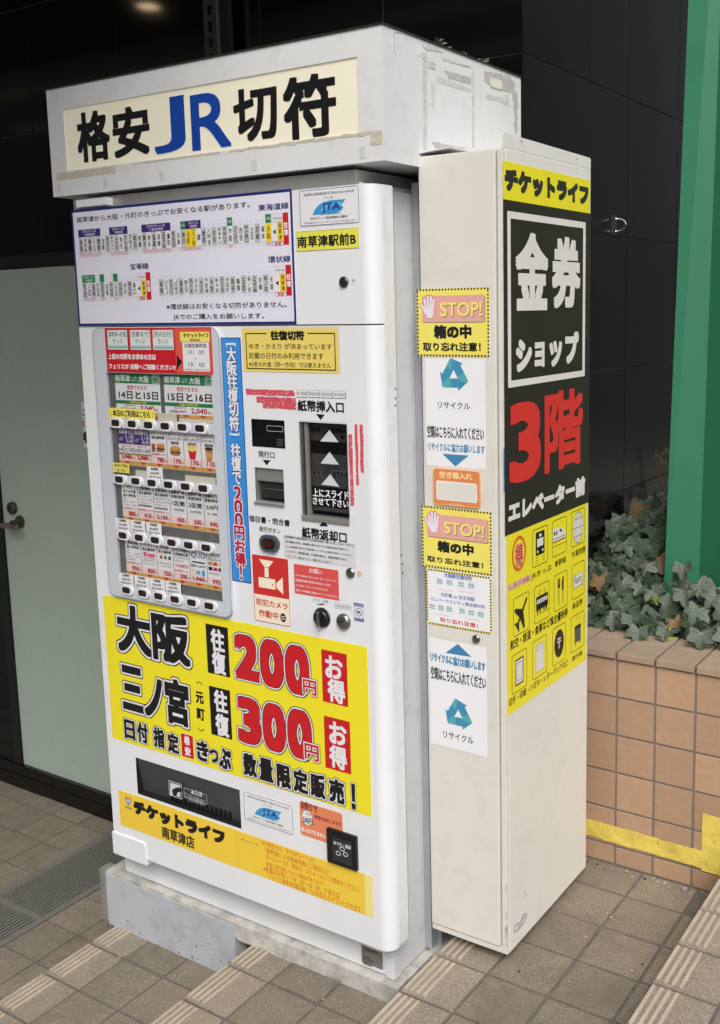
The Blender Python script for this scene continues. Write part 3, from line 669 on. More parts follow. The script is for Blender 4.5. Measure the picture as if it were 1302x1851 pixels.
p.frame((400, 205), (504, 282), 0.001, LGRY, 0.003); p.fit('▲注意', (432, 232), (482, 226), LGRY, 0.02); p.ell((411, 238), 0.006, 0.006, LGRY, ring=0.001)
p.fit('取り出し口に手や物を入れないで', (424, 252), (492, 258), LGRY); p.fit('ください。けがの恐れがあります', (420, 264), (492, 270), LGRY)
p.build('lettering', tfo)
# coin return cup
u = ubox4(F, G8, (1043, 378), (1175, 420), (1177, 570), (1045, 530))
cr_ = MB().box(u[0], Y0 - 0.010, u[1], u[2], Y0 - 0.0005, u[3], black, bev=0.004).build('coin_return', vm)
u2 = ubox4(F, G8, (1070, 415), (1160, 440), (1160, 545), (1072, 518))
MB().box(u2[0], Y0 - 0.013, u2[1], u2[2], Y0 - 0.0101, u2[3], mat('charcoal flap', (44, 46, 50), 0.3), bev=0.0012).build('return_flap', cr_)
p = Print(F, G8, 0.0135); p.fit('おつり・返却', (1079, 447), (1155, 455), W_, 0.03)
for cx_, cy_ in ((1117, 468), (1100, 487), (1132, 492)): p.ell((cx_, cy_), 0.0078, 0.006, W_, ring=0.0018)
p.build('lettering', cr_)

# ---- display panel with its four windows
pu = ubox4(F, A, (55, 60), (1115, 60), (1115, 60), (55, 60)); pl = ubox4(F, B, (195, 1060), (1222, 1235), (1218, 1250), (205, 1092))
PUV = (pu[0] - 0.001, pl[1] - 0.004, 0.3805, 1.499)
COLX = [-0.010, 0.0545, 0.117, 0.1795, 0.242, 0.305]; ROWZ = [1.2445, 1.0890, 0.9328, 0.7768]
WIN = [(-0.0415, 1.257, 0.3505, 1.380), (-0.0415, 1.1005, 0.3505, 1.2305), (-0.0415, 0.9450, 0.3505, 1.0760), (-0.0415, 0.7900, 0.3505, 0.9195)]
dp = MB()
DPT = 0.010      # panel stands proud of the door
xs = [PUV[0] + 0.02, WIN[0][0], WIN[0][2], PUV[2] - 0.02]
zsL = [PUV[1], WIN[3][1], WIN[3][3], WIN[2][1], WIN[2][3], WIN[1][1], WIN[1][3], WIN[0][1], WIN[0][3], PUV[3]]
def slab(u0, v0, u1, v1): dp.prism([(u0, v0), (u1, v0), (u1, v1), (u0, v1)], F.xyz, -0.001, DPT, panel_g)
b0 = rr(PUV[0], PUV[1], PUV[2], PUV[3], 0.026, 8)
# bands between windows, side stiles with rounded corners
for a, b in ((0, 1), (2, 3), (4, 5), (6, 7), (8, 9)): slab(WIN[0][0], zsL[a], WIN[0][2], zsL[b])
left = [(u_, v_) for u_, v_ in b0 if u_ <= WIN[0][0]]; right = [(u_, v_) for u_, v_ in b0 if u_ >= WIN[0][2]]
def edge_fix(side, ux):
    vmin, vmax = PUV[1], PUV[3]
    return side
lft = [(WIN[0][0], PUV[3])] + [q for q in b0 if q[0] < PUV[0] + 0.027 and q[1] > 1.2] + [q for q in b0 if q[0] < PUV[0] + 0.027 and q[1] <= 1.2] + [(WIN[0][0], PUV[1])]
dp.prism(lft, F.xyz, -0.001, DPT, panel_g)
rgt = [(WIN[0][2], PUV[1])] + [q for q in b0 if q[0] > PUV[2] - 0.027 and q[1] <= 1.2] + [q for q in b0 if q[0] > PUV[2] - 0.027 and q[1] > 1.2] + [(WIN[0][2], PUV[3])]
dp.prism(rgt, F.xyz, -0.001, DPT, panel_g)
dpo = dp.build('display_panel', vm)
p = Print(F, None, DPT + 0.0002); p.frame_uv(PUV[0] - 0.0012, PUV[1] - 0.0012, PUV[2] + 0.0012, PUV[3] + 0.0012, 0.0018, mat('panel edge grey', (140, 143, 147), 0.5), 0.027); p.build('edge_seal', dpo)
rc = MB()
for a, b, c_, d_ in WIN: rc.box(a + 0.0003, Y0 - 0.0014, b + 0.0003, c_ - 0.0003, Y0 - 0.0004, d_ - 0.0003, recess)
rc.build('display_back', dpo)
clear = bpy.data.materials.new('clear display glass'); clear.use_nodes = True; t_ = clear.node_tree; t_.nodes.clear()
o_ = t_.nodes.new('ShaderNodeOutputMaterial'); mx = t_.nodes.new('ShaderNodeMixShader'); tr = t_.nodes.new('ShaderNodeBsdfTransparent'); gl = t_.nodes.new('ShaderNodeBsdfGlossy'); fr = rim(t_)
tr.inputs[0].default_value = (0.995, 0.995, 0.995, 1); gl.inputs['Roughness'].default_value = 0.03
t_.links.new(fr.outputs[0], mx.inputs[0]); t_.links.new(tr.outputs[0], mx.inputs[1]); t_.links.new(gl.outputs[0], mx.inputs[2]); t_.links.new(mx.outputs[0], o_.inputs[0])
for a, b, c_, d_ in WIN: MB().box(a + 0.0002, Y0 - 0.0078, b + 0.0002, c_ - 0.0002, Y0 - 0.0066, d_ - 0.0002, clear).build('window_pane', dpo)
# push buttons
bme = MB().prism(rr(-0.0225, -0.0135, 0.0245, 0.0135, 0.0132, 7), lambda u_, v_, d: (u_, -d, v_), 0, 0.0045, W_).mesh('push_button')
lme = MB().prism(rr(-0.0155, -0.0085, 0.0155, 0.0085, 0.006, 4), lambda u_, v_, d: (u_ - 0.002, -d, v_), 0.0045, 0.0054, mat('button lens brown', (44, 34, 32), 0.25)).mesh('button_lens')
for zc in ROWZ:
    for xc in COLX:
        o = bpy.data.objects.new('push_button', bme); o.location = Vector((xc + 0.002, Y0 - DPT, zc)) - vm.location; link(o, vm)
        o2 = bpy.data.objects.new('button_lens', lme); link(o2, o)

# ================================================================== PRINTS ON THE MACHINE
# ---- product cards
def carddata():
    T = lambda *a: list(a)
    return [
      (1, [dict(k='jr2', d='14日と15日', pr='2,980'), dict(k='jr2', d='15日と16日', pr='2,980'),
           dict(t=T('マクドナルド', '株主優待券'), ic='set', note='有効期間あります', pr='780'), dict(t=T('マクドナルド', 'ハンバーガー', '無料券'), ic='burger', pr='170'),
           dict(t=T('マクドナルド', 'ポテトSサイズ', '無料券'), ic='fries', pr='170'), dict(t=T('マクドナルド', 'コーヒーSサイズ', '無料券'), ic='cup', pr='110')]),
      (2, [dict(t=T('守山', 'ほたるの湯', '♨入浴券♨'), s=T('定価', '平日：　860円', '土日祝：1,060円'), note='有効期間あります', pr='880'),
           dict(t=T('京阪電車', '株主優待券'), s=T('へ ひらかたパーク', '410円以上の区間', 'でご利用ください', 'ーーーーーーーー'), note='有効期間あります', pr='410'),
           dict(t=T('近鉄電車', '株主優待券'), lg='KINTETSU', s=T('2,100円以上の区間', 'でご利用ください', 'ーーーーーーーー'), note='有効期間あります', pr='2,100'),
           dict(t=T('京都地下鉄', '普通回数券'), bx=('1区間', '220円区間'), s=T('何日ご利用できます'), pr='420'),
           dict(t=T('京都地下鉄', '普通回数券'), bx=('2区間', '260円区間'), s=T('何日ご利用できます'), pr='500'),
           dict(t=T('京都市バス', '普通回数券'), bx=('230円', '均一区間'), s=T('何日ご利用できます'), pr='440')]),
      (3, [dict(t=T('草津水春', '♨入浴券♨'), s=T('定価', '平日：　1,000円', '土日祝：1,200円', '返品交換不可'), note='有効期間あります', pr='950'),
           dict(t=T('イオン', '株主優待券'), ic='pink', s=T('お買物1,000円以上', 'ごとに1枚ご利用', 'いただけます'), pr='850'),
           dict(t=T('平和堂', '株主優待券'), ic='logos', s=T('お買物1,000円以上', 'ごとに1枚ご利用', 'いただけます'), pr='750'),
           dict(t=T('アピタ伊勢丹', 'お買物割引券'), s=T('税込5,000円以上の', 'お買上げ時に'), red='10%割引', note='有効期間あります', pr='200'),
           dict(lgq='QUO', s=T('額面 2,000円'), ic='marks', note2='セブンイレブンで使えます', pr='1,960'),
           dict(t=T('ジェフ', 'グルメカード'), ic='gourmet', s=T('全国の加盟店で', 'ご利用できます'), pr='970')]),
    ]
EDG = [-0.0175, 0.0455, 0.107, 0.1695, 0.231, 0.2935, 0.350]
FC = Face('y', Y0 - 0.0015)     # cards stand a little proud of the recess back
def price(p, a, b, z0, t, m=DRED):
    p.ruv(a, z0, b, z0 + 0.020, PRICE if m is DRED else W_)
    n = len(t); wv = min((b - a) * 0.70, n * 0.0092); p.fit_uv(t, b - 0.010 - wv, z0 + 0.0035, b - 0.010, z0 + 0.0165, m, 0.09)
    p.fit_uv('円', b - 0.0085, z0 + 0.0035, b - 0.0015, z0 + 0.010, m, 0.05)
    p.ruv(a, z0 - 0.011, b, z0 - 0.0002, GOLD)
    c_ = (a + b) / 2; p.puv([(c_ - 0.013, z0 - 0.0005), (c_, z0 - 0.0095), (c_ + 0.013, z0 - 0.0005)], mat('ink arrow red', (186, 62, 52)))
def icon(p, kind, a, b, z0, z1):
    c_ = (a + b) / 2; zc = (z0 + z1) / 2; h = z1 - z0
    if kind in ('burger', 'set'):
        s = 1 if kind == 'burger' else 0.8; cx_ = c_ if kind == 'burger' else c_ + 0.008
        p.ell(None, 0.019 * s, 0.007 * s, BUN, uvc=(cx_, zc - 0.006)); p.ell(None, 0.0205 * s, 0.003 * s, mat('ink patty', (92, 50, 30)), uvc=(cx_, zc - 0.003)); p.ell(None, 0.0205 * s, 0.0018 * s, GRN, uvc=(cx_, zc)); p.ell(None, 0.019 * s, 0.0085 * s, BUN, uvc=(cx_, zc + 0.006)); p.ell(None, 0.013 * s, 0.004 * s, mat('ink bun light', (222, 168, 100)), uvc=(cx_ - 0.002, zc + 0.009))
        if kind == 'set': p.puv([(a + 0.006, zc - 0.012), (a + 0.016, zc - 0.012), (a + 0.018, zc + 0.010), (a + 0.004, zc + 0.010)], mat('ink cup', (176, 72, 60)))
    elif kind == 'fries':
        for k in range(7): x = c_ - 0.0135 + k * 0.0042; p.puv([(x, zc - 0.004), (x + 0.003, zc - 0.004), (x + 0.0036 + (k - 3) * 0.0006, zc + 0.018 + (k % 3) * 0.002), (x + (k - 3) * 0.0006, zc + 0.018 + (k % 2) * 0.002)], YELC)
        p.puv([(c_ - 0.010, zc - 0.018), (c_ + 0.010, zc - 0.018), (c_ + 0.0145, zc + 0.006), (c_, zc + 0.002), (c_ - 0.0145, zc + 0.006)], RED)
    elif kind == 'cup':
        p.puv([(c_ - 0.009, zc - 0.02), (c_ + 0.009, zc - 0.02), (c_ + 0.0135, zc + 0.012), (c_ - 0.0135, zc + 0.012)], BUN); p.ell(None, 0.0145, 0.0045, mat('ink coffee', (44, 26, 18)), uvc=(c_, zc + 0.013)); p.ruv(c_ - 0.008, zc - 0.008, c_ + 0.008, zc + 0.002, mat('ink cup band', (214, 160, 92)))
    elif kind == 'pink':
        p.ruv(a + 0.008, zc - 0.001, a + 0.021, zc + 0.012, mat('ink pink', (214, 100, 130))); p.ruv(a + 0.024, zc - 0.001, b - 0.006, zc + 0.009, mat('ink pink', (214, 100, 130)))
        p.ruv(a + 0.008, zc - 0.006, b - 0.006, zc - 0.0045, DGRY)
    elif kind == 'logos':
        for k, mm in enumerate((mat('ink arrow red', (186, 62, 52)), GRN, DGRY)): x = a + 0.010 + k * 0.016; p.puv([(x, zc), (x + 0.012, zc), (x + 0.009, zc + 0.011), (x + 0.002, zc + 0.009)], mm)
    elif kind == 'marks':
        p.ell(None, 0.007, 0.007, BUN, uvc=(a + 0.012, zc), ring=0.0015); p.ruv(a + 0.022, zc - 0.005, a + 0.036, zc + 0.006, TEAL); p.ruv(a + 0.042, zc - 0.008, a + 0.052, zc + 0.008, JTB)
        p.ruv(a + 0.008, zc + 0.026, b - 0.006, zc + 0.030, K)
    elif kind == 'gourmet':
        cs = (BUN, mat('ink arrow red', (186, 62, 52)), YELC, K, RED, PURP)
        for k in range(6): x = a + 0.004 + (k % 3) * 0.0175; z = zc + 0.004 - (k // 3) * 0.014; p.ruv(x, z, x + 0.0145, z + 0.0095, cs[k])
for row, cards in carddata():
    w0, z0, w1, z1 = WIN[row]
    for k, cd in enumerate(cards):
        a, b = EDG[k] + 0.0012, EDG[k + 1] - 0.0012
        zt = z1 - 0.0008; zp = {1: 1.141, 2: 0.984, 3: 0.830}[row]
        c_ = sheet(FC, (a, zp - 0.012, b, zt), PAPER, 'product_card', vm, 0, 0.0006)
        p = Print(FC, None, 0.0008)
        price(p, a, b, zp, cd['pr'])
        y = zt - 0.003
        if cd.get('k') == 'jr2':
            zm = zt - 0.043; p.ruv(a, zm, b, zt, PURP)
            p.fit_uv('南草津', a + 0.003, zt - 0.016, a + 0.037, zt - 0.003, W_, 0.03); p.frame_uv(b - 0.019, zt - 0.016, b - 0.003, zt - 0.004, 0.001, W_); p.fit_uv('格安', b - 0.017, zt - 0.014, b - 0.005, zt - 0.006, W_)
            p.fit_uv('三ノ宮', b - 0.034, zt - 0.028, b - 0.003, zt - 0.0185, W_, 0.03); p.fit_uv('元 町', b - 0.030, zt - 0.040, b - 0.003, zt - 0.0305, W_, 0.03); p.fit_uv('⇄', a + 0.004, zt - 0.035, a + 0.018, zt - 0.024, W_)
            p.fit_uv('使用できる日', a + 0.010, zm - 0.008, b - 0.012, zm - 0.0025, RED, 0.03); p.fit_uv(cd['d'], a + 0.002, zm - 0.021, b - 0.002, zm - 0.010, K, 0.05)
            p.ruv(a, zm - 0.029, b, zm - 0.024, mat('ink olive', (120, 108, 46))); p.fit_uv('往復で300円お得', a + 0.01, zm - 0.0285, b - 0.008, zm - 0.0245, YEL)
            p.fit_uv('返品交換不可', a + 0.018, zm - 0.037, b - 0.006, zm - 0.032, RED)
        else:
            for i, t in enumerate(cd.get('t', [])):
                wv = min(b - a - 0.006, 0.0098 * len(t)); hh = 0.0092
                p.fit_uv(t, (a + b) / 2 - wv / 2, y - hh, (a + b) / 2 + wv / 2, y, K, 0.045); y -= hh + 0.0022
            if cd.get('lgq'): p.fit_uv(cd['lgq'], a + 0.005, y - 0.021, b - 0.004, y - 0.002, mat('ink quo blue', (60, 84, 150)), 0.02); y -= 0.036
            if cd.get('lg'): p.fit_uv(cd['lg'], a + 0.004, y - 0.009, b - 0.003, y - 0.001, mat('ink steel blue', (104, 130, 160)), 0.0); y -= 0.011
            if cd.get('bx'):
                p.frame_uv(a + 0.003, y - 0.038, b - 0.003, y - 0.001, 0.0008, GRY, 0.004); p.fit_uv(cd['bx'][0], a + 0.006, y - 0.018, b - 0.006, y - 0.005, K, 0.05); p.fit_uv(cd['bx'][1], a + 0.010, y - 0.032, b - 0.010, y - 0.025, K, 0.03); y -= 0.042
            if cd.get('ic') and row == 1: icon(p, cd['ic'], a, b, zp + 0.022, y)
            elif cd.get('ic') == 'marks':
                p.fit_uv('額面 2,000円', a + 0.003, y - 0.008, b - 0.003, y, K, 0.03); icon(p, 'marks', a, b, y - 0.032, y - 0.012); y -= 0.038
                p.fit_uv('コンビニで使えます', a + 0.004, y - 0.005, b - 0.003, y, DGRY); cd['s'] = []
            elif cd.get('ic'): icon(p, cd['ic'], a, b, y - 0.026, y); y -= 0.028 if cd['ic'] == 'gourmet' else 0.022
            for i, t in enumerate(cd.get('s', [])):
                if y - 0.006 < zp + 0.022: break
                wv = min(b - a - 0.006, 0.0060 * len(t)); m_ = NAVY if '返品' in t else K
                p.fit_uv(t, a + 0.003, y - 0.0055, a + 0.003 + wv, y, m_, 0.0); y -= 0.0085
            if cd.get('red'): p.fit_uv(cd['red'], a + 0.005, y - 0.013, b - 0.004, y - 0.002, RED, 0.03)
            if cd.get('note'): p.fit_uv(cd['note'], a + 0.002, zp + 0.0215, b - 0.002, zp + 0.0275, RED, 0.03)
            if row == 1 and cd.get('ic') == 'set':
                for i in range(3): p.fit_uv('ーーーーー', a + 0.004, zp + 0.031 + i * 0.004, b - 0.02, zp + 0.0325 + i * 0.004, K)
        p.build('lettering', c_)
# row 0: two wide ticket cards
for a, b, dd in ((-0.0155, 0.1560, '14日と15日'), (0.1715, 0.3485, '15日と16日')):
    c_ = sheet(FC, (a, 1.2755, b, 1.379), PAPER, 'ticket_card', vm, 0, 0.0006)
    p = Print(FC, None, 0.0008)
    p.ruv(a, 1.352, b, 1.379, GRN); p.fit_uv('南草津', a + 0.002, 1.356, a + 0.060, 1.3745, W_, 0.03); p.fit_uv('大阪', a + 0.092, 1.355, a + 0.132, 1.374, W_, 0.03); p.fit_uv('⇄', a + 0.066, 1.357, a + 0.086, 1.371, W_)
    p.frame_uv(b - 0.028, 1.3535, b - 0.003, 1.3775, 0.0012, W_, 0.003); p.fit_uv('格安', b - 0.025, 1.3665, b - 0.006, 1.376, W_); p.fit_uv('きっぷ', b - 0.0255, 1.3555, b - 0.0055, 1.3645, W_)
    p.fit_uv('使用できる日', a + 0.046, 1.3355, a + 0.121, 1.3475, ink('dull red', (196, 70, 70)), 0.03); p.fit_uv(dd, a + 0.012, 1.310, b - 0.008, 1.3315, K, 0.05)
    p.ruv(a, 1.2965, b, 1.306, GRN); p.fit_uv('往復で200円お得', a + 0.055, 1.2985, a + 0.118, 1.3045, YEL, 0.02)
    p.fit_uv('返品交換不可', a + 0.034, 1.290, a + 0.076, 1.2955, RED, 0.02); p.fit_uv('JR定価2,340円', a + 0.015, 1.2780, a + 0.076, 1.2875, K, 0.02); p.line([(a + 0.04, 1.2795), (a + 0.066, 1.2865)], 0.001, RED)
    p.fit_uv('2,040', a + 0.094, 1.2775, b - 0.026, 1.2935, DRED, 0.06); p.fit_uv('円', b - 0.023, 1.2775, b - 0.0125, 1.2865, DRED, 0.04)
    p.build('lettering', c_)
    MB().prism([(a + 0.05, 1.2675), (b + 0.0, 1.2665), (b + 0.0, 1.2753), (a + 0.05, 1.2753)], FC.xyz, 0, 0.0005, GOLD).build('gold_band', vm)
    p = Print(FC, None, 0.0009)
    for s in (0.075, 0.135): p.puv([(a + s - 0.012, 1.275), (a + s, 1.2685), (a + s + 0.012, 1.275)], mat('ink arrow red', (186, 62, 52)))
    p.build('arrow_marks', vm, kind='stuff')
for k, (a, b, z0, z1) in enumerate(((0.143, 0.213, 1.2575, 1.277), (0.222, 0.350, 1.2575, 1.2665), (0.045, 0.103, 1.1012, 1.118), (0.232, 0.340, 1.1012, 1.1175))):
    sheet(Face('y', Y0 - 0.0026), (a, z0, b, z1), BEIGE, 'blank_label', vm, 0, 0.0006)
# yellow pointers and small white date tags hanging over the panel
FP = Face('y', Y0 - DPT - 0.0002)
def note(bx_, lines, m, name='date_tag', tm_=K, sl=False, bold=0.04):
    c_ = sheet(FP, bx_, m, name, vm, 0, 0.0006); p = Print(FP, None, 0.0008); a, z0, b, z1 = bx_; n = len(lines); h = (z1 - z0) / n
    for i, t in enumerate(lines):
        mg = (b - a) * (0.10 if sl else 0.12); zc = z1 - h * (i + 0.5); wv = min(b - a - 2 * mg, len(t) * h * 0.62); p.fit_uv(t, (a + b) / 2 - wv / 2, zc - h * 0.34, (a + b) / 2 + wv / 2, zc + h * 0.34, tm_, bold)
    if sl: p.line([(a + 0.004, z1 - 0.005), (a + 0.011, z0 + 0.004)], 0.0012, K); p.line([(b - 0.004, z1 - 0.005), (b - 0.011, z0 + 0.004)], 0.0012, K)
    p.build('lettering', c_)
note((-0.040, 1.2575, 0.141, 1.285), ['本日のご利用はこちら'], STOPY, 'pointer_note', sl=True)
note((-0.036, 1.1080, 0.029, 1.134), ['本日のご利用', 'はこちら'], STOPY, 'pointer_note', sl=True)
note((0.0975, 1.0985, 0.1575, 1.1325), ['有効期限', '2025年', '9月30日まで'], W_)
for a, t in ((-0.040, '11月30日まで'), (0.020, '7月10日まで'), (0.082, '7月31日まで')): note((a, 0.9455, a + 0.058, 0.9790), ['有効期限', '2025年', t], W_)
for a, t in ((-0.040, '5月30日まで'), (0.022, '6月30日まで'), (0.082, '5月31日まで'), (0.143, '6月30日まで')): note((a, 0.7905, a + 0.058, 0.8235), ['有効期限', '2025年', t], W_)

# ---- red notice at the top of the display
ru = ubox4(FP, A, (137, 55), (1030, 60), (1050, 450), (160, 430))
rn = sheet(FP, ru, RED, 'red_notice', vm, 0, 0.0007); p = Print(FP, A, 0.0009)
p.ruv(p.p(724, 62)[0], ru[1] + 0.002, ru[2] - 0.002, ru[3] - 0.002, SALM)
for k, t in enumerate(('［南草津→片道］', '［京都まで］', '［先の日付］')):
    a, z0, b, z1 = p.box((158 + k * 190, 80), (335 + k * 193, 243)); z0, z1 = 1.4425, 1.4985 - 0.005
    p.ruv(a, z0, b, z1, mat('ink mint', (214, 222, 220))); p.ruv(a + 0.002, z0 + 0.003, b - 0.002, z0 + 0.008, TEAL); p.ruv(a + 0.002, z0 + 0.0098, b - 0.002, z0 + 0.0112, TEAL)
    p.fit_uv(t, a + 0.003, z1 - 0.018, b - 0.003, z1 - 0.004, K, 0.01); p.fit_uv('きっぷ', a + 0.020, z1 - 0.035, b - 0.020, z1 - 0.022, K, 0.0)
p.fit('上記の切符をお求めの方は', (170, 322), (567, 278), W_, 0.05); p.fit('フェリエ3F 店舗へご相談ください!!', (175, 402), (732, 368), W_, 0.05)
p.rect((770, 92), (1022, 176), STOPY, 0.003); p.fit('チケットライフ', (800, 142), (1010, 102), K, 0.07); p.fit('南草津店', (855, 172), (940, 150), K, 0.03)
p.rect((790, 180), (1025, 425), W_); p.fit('店舗営業時間', (808, 225), (992, 190), K, 0.02); p.fit('10：00', (838, 280), (972, 245), K, 0.0); p.fit('〜', (890, 322), (918, 312), K); p.fit('19：00', (845, 387), (978, 350), K); p.fit('※営業時間外・休業日での対応不可', (810, 415), (1018, 404), K)
p.poly([(745, 283), (790, 345), (745, 415)], K)
p.build('lettering', rn)

# ---- station map poster
c2p = crop(110, 330, 2.959); FM = Face('y', Y0 - 0.0008)
mu = ubox4(FM, c2p, (52, 142), (1240, 40), (1260, 762), (100, 762))
mp = sheet(FM, mu, LAV, 'station_map_poster', vm, 0, 0.0006); p = Print(FM, c2p, 0.0008, q=((52, 142), (1240, 40), (1260, 762), (100, 762)))
p.frame_uv(*mu, 0.0065, NAVY)
p.fit('南草津から大阪・元町のきっぷでお安くなる駅があります。', (85, 210), (1015, 104), K, 0.02)
p.fit('東海道線', (1062, 160), (1222, 112), NAVY, 0.03); p.fit('宝塚線', (374, 466), (472, 428), NAVY, 0.03); p.fit('環状線', (1112, 438), (1230, 396), NAVY, 0.03)
p.fit('※環状線はお安くなる切符がありません。', (570, 680), (1208, 640), K, 0.02); p.fit('JRでのご購入をお願いします。', (606, 738), (1088, 700), K, 0.02)
def stations(names, tl, tr, bl, yel=(), marks=True, w_end=None):
    u0, v1 = p.p(*tl); u1 = p.p(*tr)[0]; v0 = p.p(*bl)[1]; n = len(names); cw = (u1 - u0) / n
    for k, nm in enumerate(names):
        a = u0 + k * cw; b = a + cw
        if nm == '◀': p.ruv(a, v0, b, v1, W_); p.puv([(a + cw * 0.2, (v0 + v1) / 2), (a + cw * 0.75, (v0 + v1) / 2 - cw * 0.35), (a + cw * 0.75, (v0 + v1) / 2 + cw * 0.35)], K); continue
        p.ruv(a, v0, b, v1, YELC if k in yel else (GRY if k % 2 == 0 else W_))
        h = min((v1 - v0) * 0.9, len(nm) * cw * 0.92); vc = (v0 + v1) / 2
        p.vert(nm, (a + b) / 2, vc + h / 2, vc - h / 2, cw * 0.62, RED if k in yel and n > 30 and False else K, 0.02)
        if marks: p.fit_uv('×', a + cw * 0.4, v1 + 0.005, a + cw * 0.6, v1 + 0.0075, DGRY); p.fit_uv('×', a + cw * 0.4, v0 - 0.007, a + cw * 0.6, v0 - 0.0045, DGRY)
    p.frame_uv(u0, v0, u1, v1, 0.0006, GRY)
    return u0, cw, v0, v1
N1 = ['姫路', '東姫路', '御着', 'ひめじ別所', '曽根', '宝殿', '加古川', '東加古川', '土山', '魚住', '大久保', '西明石', '明石', '朝霧', '舞子', '垂水', '塩屋', '須磨', '須磨海浜公園', '鷹取', '新長田', '兵庫', '神戸', '元町', '三ノ宮', '灘', '摩耶', '六甲道', '住吉', '摂津本山', '甲南山手', '芦屋', 'さくら夙川', '西宮', '甲子園口', '立花', '尼崎', '塚本', '大阪', '◀', '南草津']
u0, cw, v0, v1 = stations(N1, (95, 288), (1190, 218), (100, 378), (23, 24, 38, 40))
def tagbox(k0, k1, m, t, h=0.0195):
    a, b = u0 + k0 * cw, u0 + k1 * cw; p.ruv(a, v1, b, v1 + h, m)
    if k1 - k0 > 2: p.fit_uv('【元町きっぷ】', a + (b - a) * 0.2, v1 + h * 0.55, b - (b - a) * 0.2, v1 + h * 0.9, W_); p.fit_uv('で乗越精算', a + (b - a) * 0.25, v1 + h * 0.12, b - (b - a) * 0.25, v1 + h * 0.46, W_)
    else: p.fit_uv('大阪', a + 0.002, v1 + h * 0.3, b - 0.002, v1 + h * 0.7, W_)
for k0, k1, m, t in ((0, 5, PURP, 1), (7, 11, PURP, 1), (14, 20, PURP, 1), (22, 23, GRN, 0), (23, 26, PURP, 1), (31, 32, GRN, 0), (38, 39, GRN, 0)): tagbox(k0, k1, m, t)
for k0, k1 in ((0, 5), (7, 11), (14, 20), (22, 26), (31, 32), (38, 39)):
    for k in range(k0, k1): p.frame_uv(u0 + k * cw, v0 - 0.0085, u0 + (k + 1) * cw, v0 - 0.0005, 0.0005, RED); p.fit_uv('¥100', u0 + (k + 0.15) * cw, v0 - 0.006, u0 + (k + 0.85) * cw, v0 - 0.0025, RED)
def endbox(top, bot, uu0, cw_, v0_, v1_):
    a, z0, b, z1 = p.box(top, bot); z0, z1 = v0_ - 0.009, v1_ + 0.020; p.ruv(a, z0, b, z1, RED); p.vert('往復', (a + b) / 2, z1 - (z1 - z0) * 0.28, z0 + (z1 - z0) * 0.28, (b - a) * 0.78, W_, 0.05)
    p.frame_uv(a - 2 * cw_, v1_ + 0.0005, a, v1_ + 0.018, 0.0006, PINK); p.fit_uv('ご利用できる日', a - 1.8 * cw_, v1_ + 0.006, a - 0.1 * cw_, v1_ + 0.011, K)
    p.frame_uv(a - 2 * cw_, v0_ - 0.010, a, v0_ - 0.0005, 0.0008, RED); p.fit_uv('割引額', a - 1.5 * cw_, v0_ - 0.0085, a - 0.5 * cw_, v0_ - 0.002, RED, 0.04)
endbox((1191, 172), (1224, 340), u0, cw, v0, v1)
N2 = ['新三田', '三田', '道場', '武田尾', '西宮名塩', '宝塚', '中山寺', '川西池田', '北伊丹', '伊丹', '猪名寺', '塚口', '◀', '南草津']
u0, cw, v0, v1 = stations(N2, (117, 532), (458, 520), (120, 614), (13,))
for k0, k1 in ((0, 3), (4, 5), (7, 8)):
    p.ruv(u0 + k0 * cw, v1, u0 + k1 * cw, v1 + 0.020, GRN)
    if k1 - k0 > 1: p.fit_uv('【大阪きっぷ】', u0 + (k0 + 0.4) * cw, v1 + 0.011, u0 + (k1 - 0.4) * cw, v1 + 0.017, W_); p.fit_uv('で乗越精算', u0 + (k0 + 0.6) * cw, v1 + 0.003, u0 + (k1 - 0.6) * cw, v1 + 0.009, W_)
    for k in range(k0, k1): p.frame_uv(u0 + k * cw, v0 - 0.0085, u0 + (k + 1) * cw, v0 - 0.0005, 0.0005, RED); p.fit_uv('¥100', u0 + (k + 0.15) * cw, v0 - 0.006, u0 + (k + 0.85) * cw, v0 - 0.0025, RED)
endbox((457, 478), (490, 627), u0, cw, v0, v1)
N3 = ['桜島', 'ＵＳＪ', '安治川口', 'ＪＲ難波', '福島', '野田', '西九条', '弁天町', '大正', '芦原橋', '今宮', '新今宮', '天王寺', '寺田町', '桃谷', '鶴橋', '玉造', '森ノ宮', '大阪城公園', '京橋', '桜ノ宮', '天満', '◀', '南草津']
u0, cw, v0, v1 = stations(N3, (527, 516), (1203, 492), (530, 605), (23,))
endbox((1204, 450), (1237, 613), u0, cw, v0, v1)
p.build('lettering', mp)

